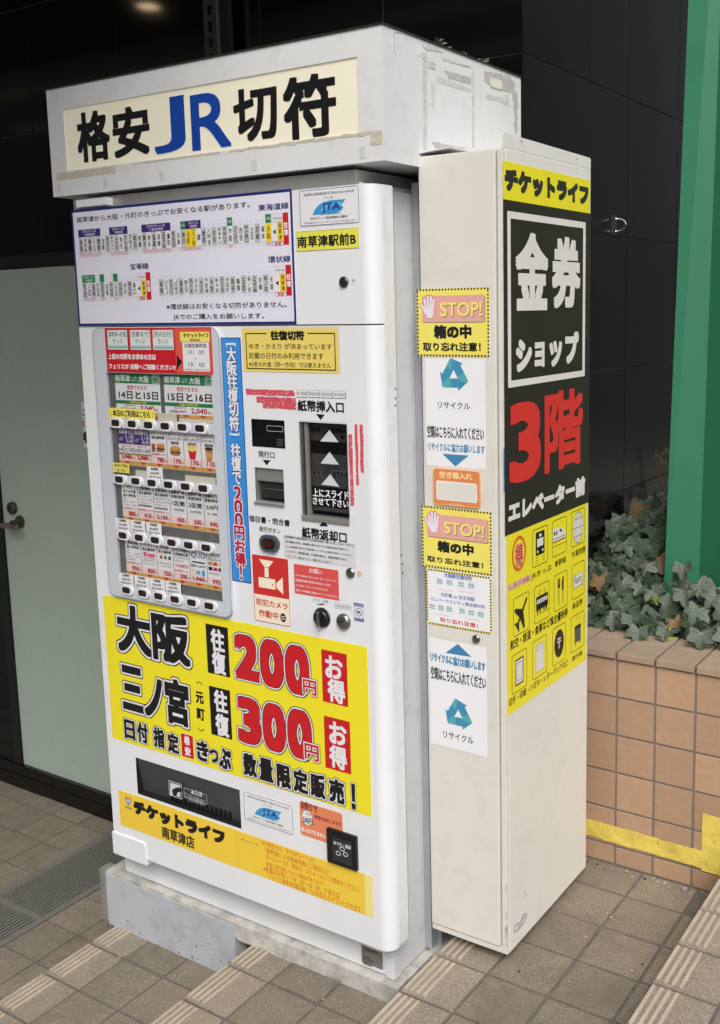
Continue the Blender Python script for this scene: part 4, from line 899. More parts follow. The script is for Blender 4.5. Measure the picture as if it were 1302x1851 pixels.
# ---- badge cards
def badge(c, tl, tr, br, bl, K1, nm='membership_badge'):
    b_ = ubox4(F, c, tl, tr, br, bl); o = sheet(F, b_, W_, nm, vm, 0, 0.0006, 0.006); p = Print(F, None, 0.0008); a, z0, b, z1 = b_; w_ = b - a; h = z1 - z0
    p.frame_uv(a + 0.001, z0 + 0.001, b - 0.001, z1 - 0.001, 0.0014, mat('ink badge border', (74, 92, 140)), 0.006)
    U = lambda x, y: (a + w_ * x, z0 + h * y)
    f = lambda t, x0, y0, x1, y1, m, bo=0.0: p.fit_uv(t, *U(x0, y0), *U(x1, y1), m, bo)
    f('滋賀県公安委員会許可 第60102H140006号', 0.08, 0.82, 0.92, 0.90, K); f('チケット商', 0.41, 0.70, 0.57, 0.77, K)
    p.puv([U(0.22, 0.30), U(0.26, 0.44), U(0.33, 0.56), U(0.42, 0.63), U(0.52, 0.66), U(0.78, 0.66), U(0.74, 0.58), U(0.70, 0.50), U(0.74, 0.46), U(0.72, 0.40), U(0.68, 0.34), U(0.6, 0.30)], JTB)
    p.puv([U(0.36, 0.36), U(0.42, 0.56), U(0.72, 0.59), U(0.69, 0.53), U(0.47, 0.52), U(0.43, 0.36)], mat('ink badge light', (120, 190, 226)))
    f('JTA', 0.38, 0.34, 0.69, 0.60, mat('ink badge navy', (34, 74, 150)), 0.08); f('Japan Ticket Association', 0.36, 0.27, 0.70, 0.32, K)
    f('日本チケット商協同組合 加盟店', 0.18, 0.17, 0.80, 0.24, K, 0.02); f('株式会社ライフコーポレーション 077-562-1194', 0.08, 0.06, 0.92, 0.12, K)
    p.build('lettering', o)
badge(crop(520, 320, 5.008), (105, 120), (650, 70), (655, 412), (115, 455), 1)
badge(G8, (665, 222), (885, 285), (887, 415), (668, 350), 1)
c5 = crop(520, 320, 5.008)
b_ = ubox4(F, c5, (80, 492), (652, 458), (640, 640), (88, 675)); o = sheet(F, b_, mat('ink lime yellow', (228, 222, 84)), 'location_label', vm, 0, 0.0008); p = Print(F, c5, 0.001, q=((80, 492), (652, 458), (640, 640), (88, 675))); p.frame_uv(*b_, 0.001, mat('ink olive edge', (170, 164, 70)))
p.fit('南草津駅前B', (94, 645), (625, 505), K, 0.03); p.build('lettering', o)

# ---- pale yellow notice
b_ = ubox4(F, Cc, (160, 40), (935, 42), (935, 415), (175, 400)); sl_ = sheet(F, b_, mat('clear sleeve', (214, 212, 200), 0.25), 'plastic_sleeve', vm, 0, 0.0006)
b2 = ubox4(F, Cc, (165, 60), (920, 58), (925, 412), (180, 392)); p = Print(F, Cc, 0.0008, q=((165, 60), (920, 58), (925, 412), (180, 392))); p.ruv(*b2, PYEL)
q0 = ubox4(F, Cc, (192, 98), (893, 98), (897, 388), (208, 372))
p.line([(q0[0], q0[1]), (q0[2], q0[1])], 0.0028, K); p.line([(q0[0], q0[1]), (q0[0], q0[3])], 0.0028, K); p.line([(q0[2], q0[1]), (q0[2], q0[3])], 0.0028, K)
p.line([(q0[0], q0[3]), (p.p(358, 98)[0], q0[3])], 0.0028, K); p.line([(p.p(680, 98)[0], q0[3]), (q0[2], q0[3])], 0.0028, K)
p.fit('往復切符', (390, 152), (655, 76), K, 0.06); p.fit('ゆき・かえり が決まっています', (222, 220), (872, 180), K, 0.02); p.fit('記載の日付のみ利用できます', (222, 296), (803, 254), K, 0.02); p.fit('※2名の片道（同一方向）では使えません', (222, 358), (862, 330), K, 0.02)
p.build('lettering', sl_)

# ---- blue banner
b_ = ubox(F, lambda a, b: (a, b), (400, 611), (445, 1052)); ul = (F.uv((400, 611))[0] + F.uv((421, 1050))[0]) / 2; ur = (F.uv((437, 610))[0] + F.uv((453, 1055))[0]) / 2
b_ = (ul, F.uv((437, 1052))[1], ur, F.uv((418, 610))[1]); o = sheet(F, b_, SKYB, 'blue_banner', vm, 0, 0.0007); p = Print(F, Cc, 0.0009); p.frame_uv(*b_, 0.0022, NAVY)
uc = (ul + ur) / 2
for ch, (x, y) in zip('大阪往復切符', ((80, 262), (84, 370), (84, 480), (90, 590), (95, 690), (102, 805))): p.cell(ch, None, 0.034, 0.038, W_, 0.03, [(0.07, NAVY)], uvc=(uc, p.p(x, y)[1]))
p.cell('（', None, 0.001, 0.001, W_, uvc=(uc, 1))
for y, s in ((185, 1), (885, -1)):
    v = p.p(88, y)[1]; p.puv([(uc - 0.016, v - 0.007 * s), (uc - 0.016, v + 0.004 * s), (uc + 0.016, v + 0.004 * s), (uc + 0.016, v - 0.007 * s), (uc + 0.011, v - 0.001 * s), (uc - 0.011, v - 0.001 * s)], W_)
p.cell('往', None, 0.034, 0.038, W_, 0.03, [(0.07, NAVY)], uvc=(uc, p.p(115, 1018)[1])); p.cell('復', None, 0.034, 0.038, W_, 0.03, [(0.07, NAVY)], uvc=(uc, p.p(120, 1120)[1]))
p.c = D; p.cell('で', None, 0.030, 0.032, W_, 0.03, [(0.07, NAVY)], uvc=(uc, p.p(122, 60)[1]))
for ch, y, ww in (('2', 185, .026), ('0', 290, .028), ('0', 392, .028), ('円', 492, .036), ('お', 600, .036), ('得', 700, .036), ('！', 800, .008)): p.cell(ch, None, ww, 0.038, DRED, 0.04, [(0.10, W_)], uvc=(uc, p.p(150, y)[1]))
p.build('lettering', o)

# ---- lettering straight on the door
p = Print(F, Cc, 0.0004)
for k, (a, b, t) in enumerate(((590, 675, '¥1000'), (685, 775, '¥2000'), (784, 875, '¥5000'), (884, 978, '¥10000'))):
    bx_ = p.box((a, 539 + k * 3), (b, 600 + k * 3)); p.ruv(bx_[0] + 0.001, bx_[1] - 0.001, bx_[2] + 0.001, bx_[3] - 0.001, DGRY, 0.0015); p.ruv(*bx_, W_, 0.0015); p.frame_uv(*bx_, 0.0007, DGRY, 0.0015); p.fit_uv(t, bx_[0] + 0.002, bx_[1] + 0.0045, bx_[2] - 0.002, bx_[3] - 0.0045, K, 0.0)
p.fit('紙幣挿入口', (602, 708), (962, 634), K, 0.035); p.poly([(745, 730), (815, 735), (780, 778)], K)
p.fit('発行口', (293, 1070), (420, 1028), K, 0.03); p.poly([(325, 1090), (390, 1093), (358, 1133)], K)
p.c = D; p.fit('領収書・問合書', (222, 403), (538, 390), K, 0.03); p.fit('発行ボタン', (300, 480), (465, 460), K, 0.02)
p.poly([(770, 438), (840, 442), (805, 392)], K); p.fit('紙幣返却口', (635, 530), (985, 486), K, 0.035)
p.fit('おつり・返却', (722, 1028), (838, 1020), K, 0.0); p.line([p.p(752, 1050), p.p(808, 1056)], 0.002, K); p.poly([(785, 1040), (812, 1056), (785, 1058)], K)
for k, t in enumerate(('500', '100', '50', '10')): p.ell((907 + k * 33, 1062 + k * 5), 0.0064, 0.0072, W_); p.ell((907 + k * 33, 1062 + k * 5), 0.0064, 0.0072, DGRY, ring=0.0008); x, z = p.p(907 + k * 33, 1062 + k * 5); p.fit_uv(t, x - 0.0045, z - 0.0022, x + 0.0045, z + 0.0022, K)
p.build('direct_lettering', vm, kind='stuff')
# scuffed red tape remains
def ragged(face, u0, v0, u1, v1, m, name, parent, amp=0.004, n=18, d=0.0005, fringe=None, seed=1):
    rnd_ = random.Random(seed); P = []
    for i in range(n + 1): t = i / n; P.append((u0 + (u1 - u0) * t, v1 + rnd_.uniform(-amp, amp)))
    for i in range(1, 4): P.append((u1 + rnd_.uniform(-amp, amp), v1 + (v0 - v1) * i / 4))
    for i in range(n + 1): t = 1 - i / n; P.append((u0 + (u1 - u0) * t, v0 + rnd_.uniform(-amp, amp)))
    for i in range(1, 4): P.append((u0 + rnd_.uniform(-amp, amp), v0 + (v1 - v0) * i / 4))
    return MB().prism(P, face.xyz, 0.0, d + (seed % 40) * 0.00002, m).build(name, parent)
u = F.uv
for i, (a, b) in enumerate((((195, 533), (575, 585)), ((278, 592), (585, 632)), ((325, 636), (590, 682)))):
    a_, z1_ = F.uv(Cc(*a)); b__ = F.uv(Cc(*b))[0]; z0_ = F.uv(Cc(a[0], a[1] + 46))[1]; ragged(F, a_, z0_, b__, z1_, SCR, 'red_tape', vm, 0.0012, 14, seed=i)
for i, (a, b) in enumerate((((1048, 810), (1082, 1290)), ((1086, 812), (1122, 1190)), ((1000, 890), (1044, 1450)))):
    a_, z1_ = F.uv(Cc(*a)); b__, z0_ = F.uv(Cc(*b)); ragged(F, a_, z0_, b__, z1_, SCR, 'red_tape', vm, 0.0012, 4, seed=9 + i)
# invoice label
b_ = ubox4(F, D, (492, 505), (1055, 580), (1055, 760), (497, 685)); o = sheet(F, b_, mat('clear label', (214, 214, 218), 0.3), 'invoice_label', vm, 0, 0.0005, 0.003); p = Print(F, D, 0.0007, q=((492, 505), (1055, 580), (1055, 760), (497, 685)))
p.frame_uv(*b_, 0.0008, GRY, 0.003)
for i, (t, x0, y0, x1, y1) in enumerate((('当自販機での販売価格3万円未満の販売・購入に対してはインボイス', 497, 530, 1048, 582), ('発行義務の免除、帳簿類の保存のみで仕入税額控除が可能です。', 508, 568, 1000, 616), ('※この自販機で発行する領収書はインボイスの要件を満たしていません。', 510, 606, 1035, 660), ('インボイス（適格請求書）が必要な場合は、自動販売機ではなく、', 510, 646, 1000, 692), ('頂きますよう、お願い申し上げます。', 610, 696, 872, 714))):
    p.fit(t, (x0, y0), (x1, y1), K, 0.02)
p.fit('店頭でご購入', (512, 682), (604, 672), PNKT, 0.02); p.build('lettering', o)
# security camera sticker
b_ = ubox4(F, D, (245, 660), (528, 695), (543, 1220), (265, 1185)); o = sheet(F, b_, CREAMI, 'security_camera_sticker', vm, 0, 0.0006, 0.006); p = Print(F, D, 0.0008, q=((245, 660), (528, 695), (543, 1220), (265, 1185)))
a, z0, b, z1 = b_; zm = p.p(395, 990)[1]; p.ruv(a, zm, b, z1, CRED, 0.004); p.frame_uv(a, z0, b, z1, 0.0016, CRED, 0.006)
p.poly([(300, 698), (415, 715), (378, 762), (342, 758)], CREAMI); p.poly([(345, 762), (375, 766), (378, 842), (345, 838)], CREAMI)
x0, z0_, x1, z1_ = ubox4(F, D, (295, 838), (427, 855), (427, 935), (297, 918)); p.ruv(x0, z0_, x1, z1_, CREAMI, 0.003); p.ell((407, 900), 0.0022, 0.0026, CRED); p.poly([(436, 885), (486, 838), (490, 972), (438, 922)], CREAMI)
p.fit('防犯カメラ', (280, 1062), (522, 1038), CRED, 0.03); p.fit('作動中', (298, 1152), (450, 1114), CRED, 0.03); p.ell((487, 1152), 0.0095, 0.0115, K)
for k in range(3): x, z = p.p(487, 1152); p.ruv(x - 0.0065, z - 0.005 + k * 0.004, x + 0.0065, z - 0.0035 + k * 0.004, CREAMI)
p.build('lettering', o)
b_ = ubox4(F, D, (568, 740), (918, 778), (928, 1015), (582, 972)); o = sheet(F, b_, mat('ink coral', (214, 82, 78)), 'request_sticker', vm, 0, 0.0006); p = Print(F, D, 0.0008, q=((568, 740), (918, 778), (928, 1015), (582, 972)))
for t, x0, y0, x1, y1 in (('お願い', 692, 806, 795, 780), ('汚れた硬貨の投入が多く困っております。', 582, 835, 910, 858), ('自動販売機の故障の原因となる為', 585, 875, 860, 890), ('引き続きこのような事があれば', 588, 915, 838, 930), ('然るべき機関に相談させていただきます。', 590, 955, 918, 978)): p.fit(t, (x0, y0), (x1, y1), W_, 0.02)
p.frame_uv(*b_, 0.0008, mat('ink light coral', (226, 120, 112))); p.build('lettering', o)
b_ = ubox4(F, D, (1040, 1035), (1120, 1050), (1122, 1190), (1045, 1178)); o = sheet(F, b_, W_, 'blue_sticker', vm, 0, 0.0006, 0.003); p = Print(F, D, 0.0008); IB = mat('ink sticker blue', (50, 76, 150))
a, z0, b, z1 = b_; p.frame_uv(a, z0, b, z1, 0.001, IB, 0.003); p.ruv(a + .001, z1 - 0.0085, b - .001, z1 - 0.001, IB); p.ruv(a + .001, z0 + .001, b - .001, z0 + 0.0075, IB); p.ell(None, 0.0095, 0.0105, IB, uvc=((a + b) / 2, (z0 + z1) / 2), ring=0.0016); p.line([(a + 0.006, z1 - 0.016), (b - 0.006, z0 + 0.014)], 0.0014, RED); p.poly([(1068, 1100), (1090, 1105), (1092, 1125), (1070, 1120)], IB)
p.fit_uv('旧500円硬貨', a + 0.002, z1 - 0.007, b - 0.002, z1 - 0.0025, W_); p.fit_uv('使用できません', a + 0.002, z0 + 0.0022, b - 0.002, z0 + 0.0065, W_); p.build('lettering', o)

# ---- big yellow price poster
b_ = ubox4(F, G7, (42, 18), (1218, 240), (1230, 995), (82, 650)); o = sheet(F, b_, YEL, 'price_poster', vm, 0, 0.0007); p = Print(F, G7, 0.0009, q=((42, 18), (1218, 240), (1230, 995), (82, 650)))
O1 = [(0.035, W_), ]
def big(t, bl, tr, m=K, bold=0.04, outs=((0.098, K), (0.078, W_))): p.fit(t, bl, tr, m, bold, list(outs), res=6)
big('大', (110, 262), (250, 80)); big('阪', (265, 300), (422, 118))
big('三', (130, 520), (213, 345)); big('ノ', (226, 548), (302, 392)); big('宮', (322, 578), (418, 402))
p.c = G7
for ch, x, y, ww, hh in (('元', 468, 470, .022, .026), ('町', 473, 545, .022, .026)): p.cell(ch, (x, y), ww * 1.35, hh * 1.3, K, 0.045)
for x, y, s in ((468, 406, 1), (473, 612, -1)):
    uu, vv = p.p(x, y); P_ = [(uu - 0.011 + 0.022 * i / 8, vv - 0.004 * s + 0.007 * s * math.sin(math.pi * i / 8)) for i in range(9)]; p.line(P_, 0.0024, K)
for tl, tr, br, bl, c1_, c2_ in (((498, 140), (597, 160), (603, 380), (505, 358), (550, 216), (555, 316)), ((512, 415), (603, 440), (612, 655), (518, 632), (562, 487), (568, 592))):
    q_ = [p.p(*z_) for z_ in (tl, tr, br, bl)]; bb = ((q_[0][0] + q_[3][0]) / 2, (q_[2][1] + q_[3][1]) / 2, (q_[1][0] + q_[2][0]) / 2, (q_[0][1] + q_[1][1]) / 2); p.ruv(*bb, K); p.cell('往', c1_, 0.049, 0.062, W_, 0.035); p.cell('復', c2_, 0.049, 0.062, W_, 0.035)
RO = ((0.075, K), (0.062, W_), (0.030, K))
def dig(t, bl, tr): p.fit(t, bl, tr, RED, 0.055, [(0.112, K), (0.097, W_), (0.068, K)], res=6)
dig('2', (630, 378), (728, 202)); dig('0', (744, 410), (840, 222)); dig('0', (856, 440), (955, 246)); dig('3', (642, 660), (735, 482)); dig('0', (753, 692), (846, 508)); dig('0', (864, 722), (964, 534))
for bl, tr in (((932, 446), (990, 394)), ((936, 736), (998, 682))): p.fit('円', bl, tr, RED, 0.03, [(0.13, K), (0.10, W_)])
for tl, tr, br, bl, c1_, c2_ in (((1010, 250), (1122, 272), (1135, 510), (1020, 482), (1068, 332), (1078, 438)), ((1022, 548), (1138, 572), (1140, 805), (1025, 778), (1083, 626), (1083, 732))):
    q_ = [p.p(*z_) for z_ in (tl, tr, br, bl)]; bb = ((q_[0][0] + q_[3][0]) / 2, (q_[2][1] + q_[3][1]) / 2, (q_[1][0] + q_[2][0]) / 2, (q_[0][1] + q_[1][1]) / 2); p.ruv(*bb, RED); p.cell('お', c1_, 0.054, 0.058, W_, 0.035); p.cell('得', c2_, 0.054, 0.060, W_, 0.035)
for ch, x, y in (('日', 158, 614), ('付', 215, 628), ('指', 287, 648), ('定', 350, 672), ('き', 480, 706), ('っ', 530, 728), ('ぷ', 580, 740), ('数', 690, 768), ('量', 762, 788), ('限', 840, 817), ('定', 915, 838), ('販', 992, 858), ('売', 1075, 882)):
    ww, hh = (0.040, 0.056) if ch != 'っ' else (0.03, 0.036)
    p.cell(ch, (x, y), ww * (1.12 if x < 640 else 1.2), hh * (1.06 if x < 640 else 1.14), K, 0.045, [(0.118, K), (0.092, W_)])
p.cell('！', (1150, 905), 0.013, 0.068, K, 0.04, [(0.085, K), (0.07, W_)])
q_ = [p.p(*z_) for z_ in ((383, 630), (438, 640), (440, 740), (388, 728))]; bb = (q_[0][0], q_[3][1] - 0.001, q_[1][0], q_[1][1]); p.ruv(*bb, RED); p.frame_uv(*bb, 0.0012, W_); p.cell('格', (411, 660), 0.022, 0.026, W_, 0.05); p.cell('安', (414, 708), 0.022, 0.026, W_, 0.05)
p.build('lettering', o)
# crease shadows of the poster are real folds: two thin raised seams
# ---- lower yellow strip
b_ = ubox4(F, G8, (108, 217), (1240, 600), (1240, 782), (120, 372)); o = sheet(F, b_, STRIPY, 'shop_strip', vm, 0, 0.0007); p = Print(F, G8, 0.0009, q=((108, 217), (1240, 600), (1240, 782), (120, 372)))
p.ruv(p.p(1205, 690)[0], b_[1], b_[2], b_[3], mat('ink faded strip', (232, 222, 140))); p.ruv(p.p(633, 480)[0], b_[1] + 0.001, p.p(633, 480)[0] + 0.0015, b_[3] - 0.001, mat('ink strip seam', (214, 178, 70)))
p.fit('チケットライフ', (178, 322), (578, 398), K, 0.09, res=4); p.fit('南草津店', (302, 428), (443, 426), K, 0.03); p.fit('ホームページ', (652, 438), (727, 454), K, 0.02)
x, z = p.p(152, 268)
p.puv([(x, z - 0.016), (x + 0.014, z + 0.001), (x + 0.014, z + 0.010), (x + 0.007, z + 0.0155), (x, z + 0.010), (x - 0.007, z + 0.0155), (x - 0.014, z + 0.010), (x - 0.014, z + 0.001)], mat('ink emblem orange', (222, 120, 60)))
p.puv([(x, z - 0.012), (x + 0.011, z + 0.001), (x + 0.011, z + 0.008), (x - 0.011, z + 0.008), (x - 0.011, z + 0.001)], JTB); p.fit_uv('LIFE', x - 0.010, z - 0.003, x + 0.010, z + 0.006, W_, 0.05); p.ruv(x - 0.014, z - 0.024, x + 0.014, z - 0.018, mat('ink brown', (120, 60, 40))); p.fit_uv('GROUP', x - 0.012, z - 0.0232, x + 0.012, z - 0.0188, W_)
for t, x0, y0, x1, y1 in (('※お問合せは、左のQRコードより', 745, 458, 982, 521), ('『南草津B』の自動販売機とご明記の上', 757, 490, 1042, 571), ('ホームページの『問合せ』よりメールにてお問合せください。', 762, 520, 1180, 648), ('返答に数日間いただく場合があります。', 762, 549, 1022, 627), ('※休業日を除く『10：00〜18：00』であれば', 750, 573, 1090, 674), ('『フェリエ南草津3階店舗』での対応もさせていただきます。', 765, 604, 1192, 740)): p.fit(t, (x0, y0 + 3), (x1, y1 - 4), ORTX, 0.0)
p.build('lettering', o)
# orange coin sticker
b_ = ubox4(F, G8, (915, 262), (1105, 325), (1105, 455), (917, 412)); b_ = (b_[0], F.uv(G8(917, 412))[1], b_[2], b_[3]); o = sheet(F, b_, mat('ink coin orange', (222, 132, 92)), 'coin_notice_sticker', vm, 0, 0.0006, 0.006); p = Print(F, G8, 0.0008)
MR = mat('ink maroon', (120, 40, 60)); p.fit('お釣りで', (920, 298), (992, 284), MR, 0.03); p.ell((948, 340), 0.0175, 0.021, W_); p.ell((948, 340), 0.0175, 0.021, DGRY, ring=0.001); p.fit('500円', (930, 360), (972, 345), K, 0.03); p.fit('旧500', (942, 326), (962, 320), K); p.fit('硬貨を排出しますが', (980, 342), (1100, 362), MR, 0.03); p.fit('投入はできません', (922, 398), (1030, 412), W_, 0.04)
p.build('lettering', o)

# ================================================================== LIT SIGN BOX above the machine
SY, SX0, SX1, SZ0, SZ1 = 0.106, -0.225, 0.883, 1.856, 2.136
sg = thing('lit_price_sign', (0.33, SY + 0.3, SZ0), 'large white box sign with lit cream face above the vending machine', 'sign')
FS_ = Face('y', SY)
su = ubox4(FS_, crop(70, 30, 2.003), (88, 338), (1153, 143), (1160, 405), (103, 570))
b = MB(); a0, z0, a1, z1 = su; Yb = WY - 0.003
def q4(*v): b.add(v, [(0, 1, 2, 3)], sign_w)
q4((SX0, SY, SZ0), (SX1, SY, SZ0), (SX1, SY, z0), (SX0, SY, z0)); q4((SX0, SY, z1), (SX1, SY, z1), (SX1, SY, SZ1), (SX0, SY, SZ1)); q4((SX0, SY, z0), (a0, SY, z0), (a0, SY, z1), (SX0, SY, z1)); q4((a1, SY, z0), (SX1, SY, z0), (SX1, SY, z1), (a1, SY, z1))
q4((SX1, SY, SZ0), (SX1, Yb, SZ0), (SX1, Yb, SZ1), (SX1, SY, SZ1)); q4((SX0, SY, SZ0), (SX0, SY, SZ1), (SX0, Yb, SZ1), (SX0, Yb, SZ0)); q4((SX0, SY, SZ1), (SX1, SY, SZ1), (SX1, Yb, SZ1), (SX0, Yb, SZ1)); q4((SX0, SY, SZ0), (SX0, Yb, SZ0), (SX1, Yb, SZ0), (SX1, SY, SZ0))
for e0, e1 in (((a0, z0), (a1, z0)), ((a1, z0), (a1, z1)), ((a1, z1), (a0, z1)), ((a0, z1), (a0, z0))): q4((e0[0], SY, e0[1]), (e1[0], SY, e1[1]), (e1[0], SY + 0.006, e1[1]), (e0[0], SY + 0.006, e0[1]))
b.build('housing', sg)
sp = MB().box(a0 + 0.0005, SY + 0.003, z0 + 0.0005, a1 - 0.0005, SY + 0.006, z1 - 0.0005, SIGNLIT).build('sign_face', sg)
MB().box(SX0 - 0.002, SY - 0.003, SZ1 + 0.0005, SX1 + 0.003, Yb, SZ1 + 0.004, steel_d).build('top_edge', sg)
p = Print(Face('y', SY + 0.003), crop(70, 30, 2.003), 0.0006, q=((88, 338), (1153, 143), (1160, 405), (103, 570)))
for ch, bl, tr, m, bo in (('格', (150, 541), (266, 330), K, 0.034), ('安', (288, 519), (418, 310), K, 0.034), ('切', (734, 453), (881, 235), K, 0.034), ('符', (908, 441), (1081, 188), K, 0.034), ('R', (582, 484), (715, 256), BLUE, 0.022), ('J', (443, 500), (550, 278), BLUE, 0.022)):
    p.fit(ch, bl, tr, m, bo, [(bo + 0.012, W_)] if m is BLUE else None, res=6)
p.build('lettering', sp)
cs0 = crop(0, 0, 2.604); cs1 = crop(70, 30, 2.003)
def rag(face, c, a, b_, m, nm, par, amp=0.003, n=14, seed=1):
    u0, v1 = face.uv(c(*a)); u1, v0 = face.uv(c(*b_)); lo, hi = min(v0, v1), max(v0, v1)
    return ragged(face, min(u0, u1), lo, max(u0, u1), hi, m, nm, par, amp, n, 0.0005, seed=seed)
zb = su[1]
ragged(FS_, -0.205, zb - 0.022, 0.03, zb - 0.003, resid3, 'tape_residue', sg, 0.0015, 20, seed=3)
ragged(FS_, 0.43, zb - 0.007, 0.86, zb - 0.001, resid3, 'tape_residue', sg, 0.0022, 40, seed=4)
ragged(FS_, 0.10, zb - 0.006, 0.40, zb - 0.002, resid3, 'tape_residue', sg, 0.001, 30, seed=41)
ragged(FS_, 0.846, zb - 0.030, 0.878, zb - 0.002, resid3, 'tape_residue', sg, 0.002, 6, seed=5)
for i, x in enumerate((-0.205, -0.02, 0.19, 0.50, 0.815)): ragged(FS_, x, SZ0 + 0.010, x + 0.016, zb - 0.030, mat('faint residue', (205, 205, 203), 0.6), 'tape_residue', sg, 0.0008, 3, seed=6 + i)
FSX = Face('x', SX1); cq = crop(640, 30, 4.07)
def sres(pts, m, seed=0, jit=5):
    rnd_ = random.Random(seed); P = []; dd = 0.0003 + 0.00006 * seed
    for (x, y), (x2, y2) in zip(pts, pts[1:] + pts[:1]):
        n = max(2, int(math.hypot(x2 - x, y2 - y) / 16))
        for k in range(n): t = k / n; P.append(FSX.uv(cq(x + (x2 - x) * t + rnd_.uniform(-jit, jit), y + (y2 - y) * t + rnd_.uniform(-jit, jit))))
    MB().prism(P, FSX.xyz, 0, dd, m).build('tape_residue', sg)
sres([(502, 262), (536, 275), (538, 975), (508, 985)], resid, 1, 3); sres([(864, 400), (884, 405), (886, 968), (866, 962)], resid, 2, 2)
sres([(600, 428), (690, 462), (860, 530), (862, 556), (740, 520), (600, 476)], resid, 3); sres([(665, 395), (860, 445), (862, 500), (700, 455)], resid2, 4)
sres([(958, 395), (1150, 440), (1190, 500), (1140, 560), (1085, 545), (1010, 528), (962, 470)], resid2, 5); sres([(958, 560), (1110, 600), (1110, 635), (960, 592)], resid, 6)
sres([(1150, 510), (1205, 560), (1200, 850), (1180, 845), (1170, 600)], resid2, 7); sres([(1110, 570), (1135, 575), (1130, 640), (1112, 640)], resid, 17)
sres([(570, 915), (700, 945), (830, 968), (700, 975), (600, 965)], resid2, 8); sres([(505, 205), (600, 228), (660, 262), (600, 255), (520, 240)], resid, 9); sres([(640, 290), (760, 330), (860, 375), (760, 350), (650, 318)], mat('faint residue', (205, 205, 203), 0.6), 10)
sres([(462, 205), (500, 215), (500, 290), (470, 285)], W_, 11, 6); sres([(540, 322), (600, 340), (602, 388), (545, 372)], resid, 12, 3); sres([(560, 480), (590, 500), (585, 690), (566, 640)], mat('faint residue', (205, 205, 203), 0.6), 13)
sres([(1000, 445), (1090, 470), (1088, 535), (1002, 512)], mat('cream paint patch', (224, 220, 206), 0.6), 14, 4)
sres([(280, 98), (350, 112), (352, 122), (296, 112), (294, 262), (284, 262)], mat('faint residue', (205, 205, 203), 0.6), 15, 2)
# litter caught on top
lt = thing('dry_litter', (SX1 - 0.03, 0.40, SZ1), 'crumpled dry leaf litter caught on top edge of the lit sign box', 'litter')
lm_ = MB(); rl = random.Random(5)
for k in range(46):
    y = rl.uniform(0.34, 0.62); r = rl.uniform(0.005, 0.016) * (1.5 if y < 0.40 else 0.75); c_ = Vector((SX1 - rl.uniform(0.0, 0.03), y, SZ1 + 0.004 + rl.uniform(0, 0.008) * (2.0 if y < 0.40 else 0.7)))
    e = [Vector((rl.uniform(-1, 1), rl.uniform(-1, 1), rl.uniform(-.5, .7))) * r for _ in range(4)]
    lm_.add([c_ + e[0], c_ + e[1], c_ - e[0] * 0.8 + e[2] * .3, c_ + e[3]], [(0, 1, 2), (0, 2, 3)], mat('dry litter', (120, 112, 100), 0.9))
lm_.build('litter_bits', lt, kind='stuff')
gl_ = thing('paving_grit', (1.25, 0.78, Z[3]), 'scattered pale grit and crumbs in the corner below the planter wall', 'grit')
gm = MB(); rg2 = random.Random(3)
for k in range(36):
    x = rg2.uniform(1.0, 1.42); y = PLY - 0.010 - abs(rg2.gauss(0, 0.015)) if k < 28 else rg2.uniform(0.2, 0.8); r = rg2.uniform(0.0012, 0.0036)
    gm.box(x - r, y - r, Z[3] + 0.0005, x + r, y + r * 0.7, Z[3] + r, mat('pale grit', (168, 160, 148), 0.9) if k % 4 else soil_m)
for k in range(26):
    x = rg2.uniform(-0.1, 0.85); y = 0.09 - abs(rg2.gauss(0, 0.04)); zz = Z[1] if x < 0.34 else Z[2]; r = rg2.uniform(0.001, 0.003); gm.box(x - r, y - r, zz + 0.0005, x + r, y + r * 0.7, zz + r, mat('pale grit', (168, 160, 148), 0.9))
gm.build('grit', gl_, kind='stuff')
# slotted hanger and black bar holding the sign
hg = thing('slotted_hanger', (at(378, 60, 'y', 0.70).x, 0.70, SZ1), 'slotted steel angle and black bar rising from the sign box to the soffit', 'bracket')
xa, xb = at(368, 40, 'y', 0.69).x, at(390, 40, 'y', 0.69).x; hb = MB(); w3 = (xb - xa)
hb.box(xa, 0.69, SZ1 + 0.005, xa + w3 * 0.36, 0.693, 3.298, steel_d).box(xb - w3 * 0.32, 0.69, SZ1 + 0.005, xb, 0.693, 3.298, steel_d).box(xb - 0.003, 0.6935, SZ1 + 0.005, xb, 0.72, 3.298, steel)
z = SZ1 + 0.005
while z < 3.27: hb.box(xa + w3 * 0.36, 0.69, z, xb - w3 * 0.32, 0.693, z + 0.018, steel_d); z += 0.048
hb.build('slotted_angle', hg)
x2, x3 = at(392, 40, 'y', 0.70).x, at(411, 40, 'y', 0.70).x
MB().box(x2, 0.70, SZ1 + 0.005, x3, 0.725, 3.298, black, bev=0.003).build('black_bar', hg)

# ================================================================== EMPTY-BOX RECYCLING BIN
BY, BYB, BX0, BX1, BZ0, BZ1 = 0.245, 0.722, 0.878, 1.097, -0.042, 1.881
bn = thing('recycling_box', ((BX0 + BX1) / 2, (BY + BYB) / 2, BZ0), 'tall narrow cream steel recycling box with warning stickers on front and shop sign on side', 'recycling box')
MB().box(BX0, BY + 0.014, BZ0, BX1, BYB, BZ1, cream2, bev=0.003).build('body', bn)
FBX = Face('y', BY)
xd = at(897, 700, 'y', BY).x; zd0 = at(888, 1714, 'y', BY).z + 0.012
MB().box(BX0 + 0.001, BY, zd0, xd, BY + 0.0135, BZ1 - 0.002, cream, bev=0.003).build('front_door', bn)
MB().box(xd + 0.004, BY + 0.004, BZ0 + 0.001, BX1 - 0.0005, BY + 0.0138, BZ1 - 0.003, cream, bev=0.002).build('front_jamb', bn)
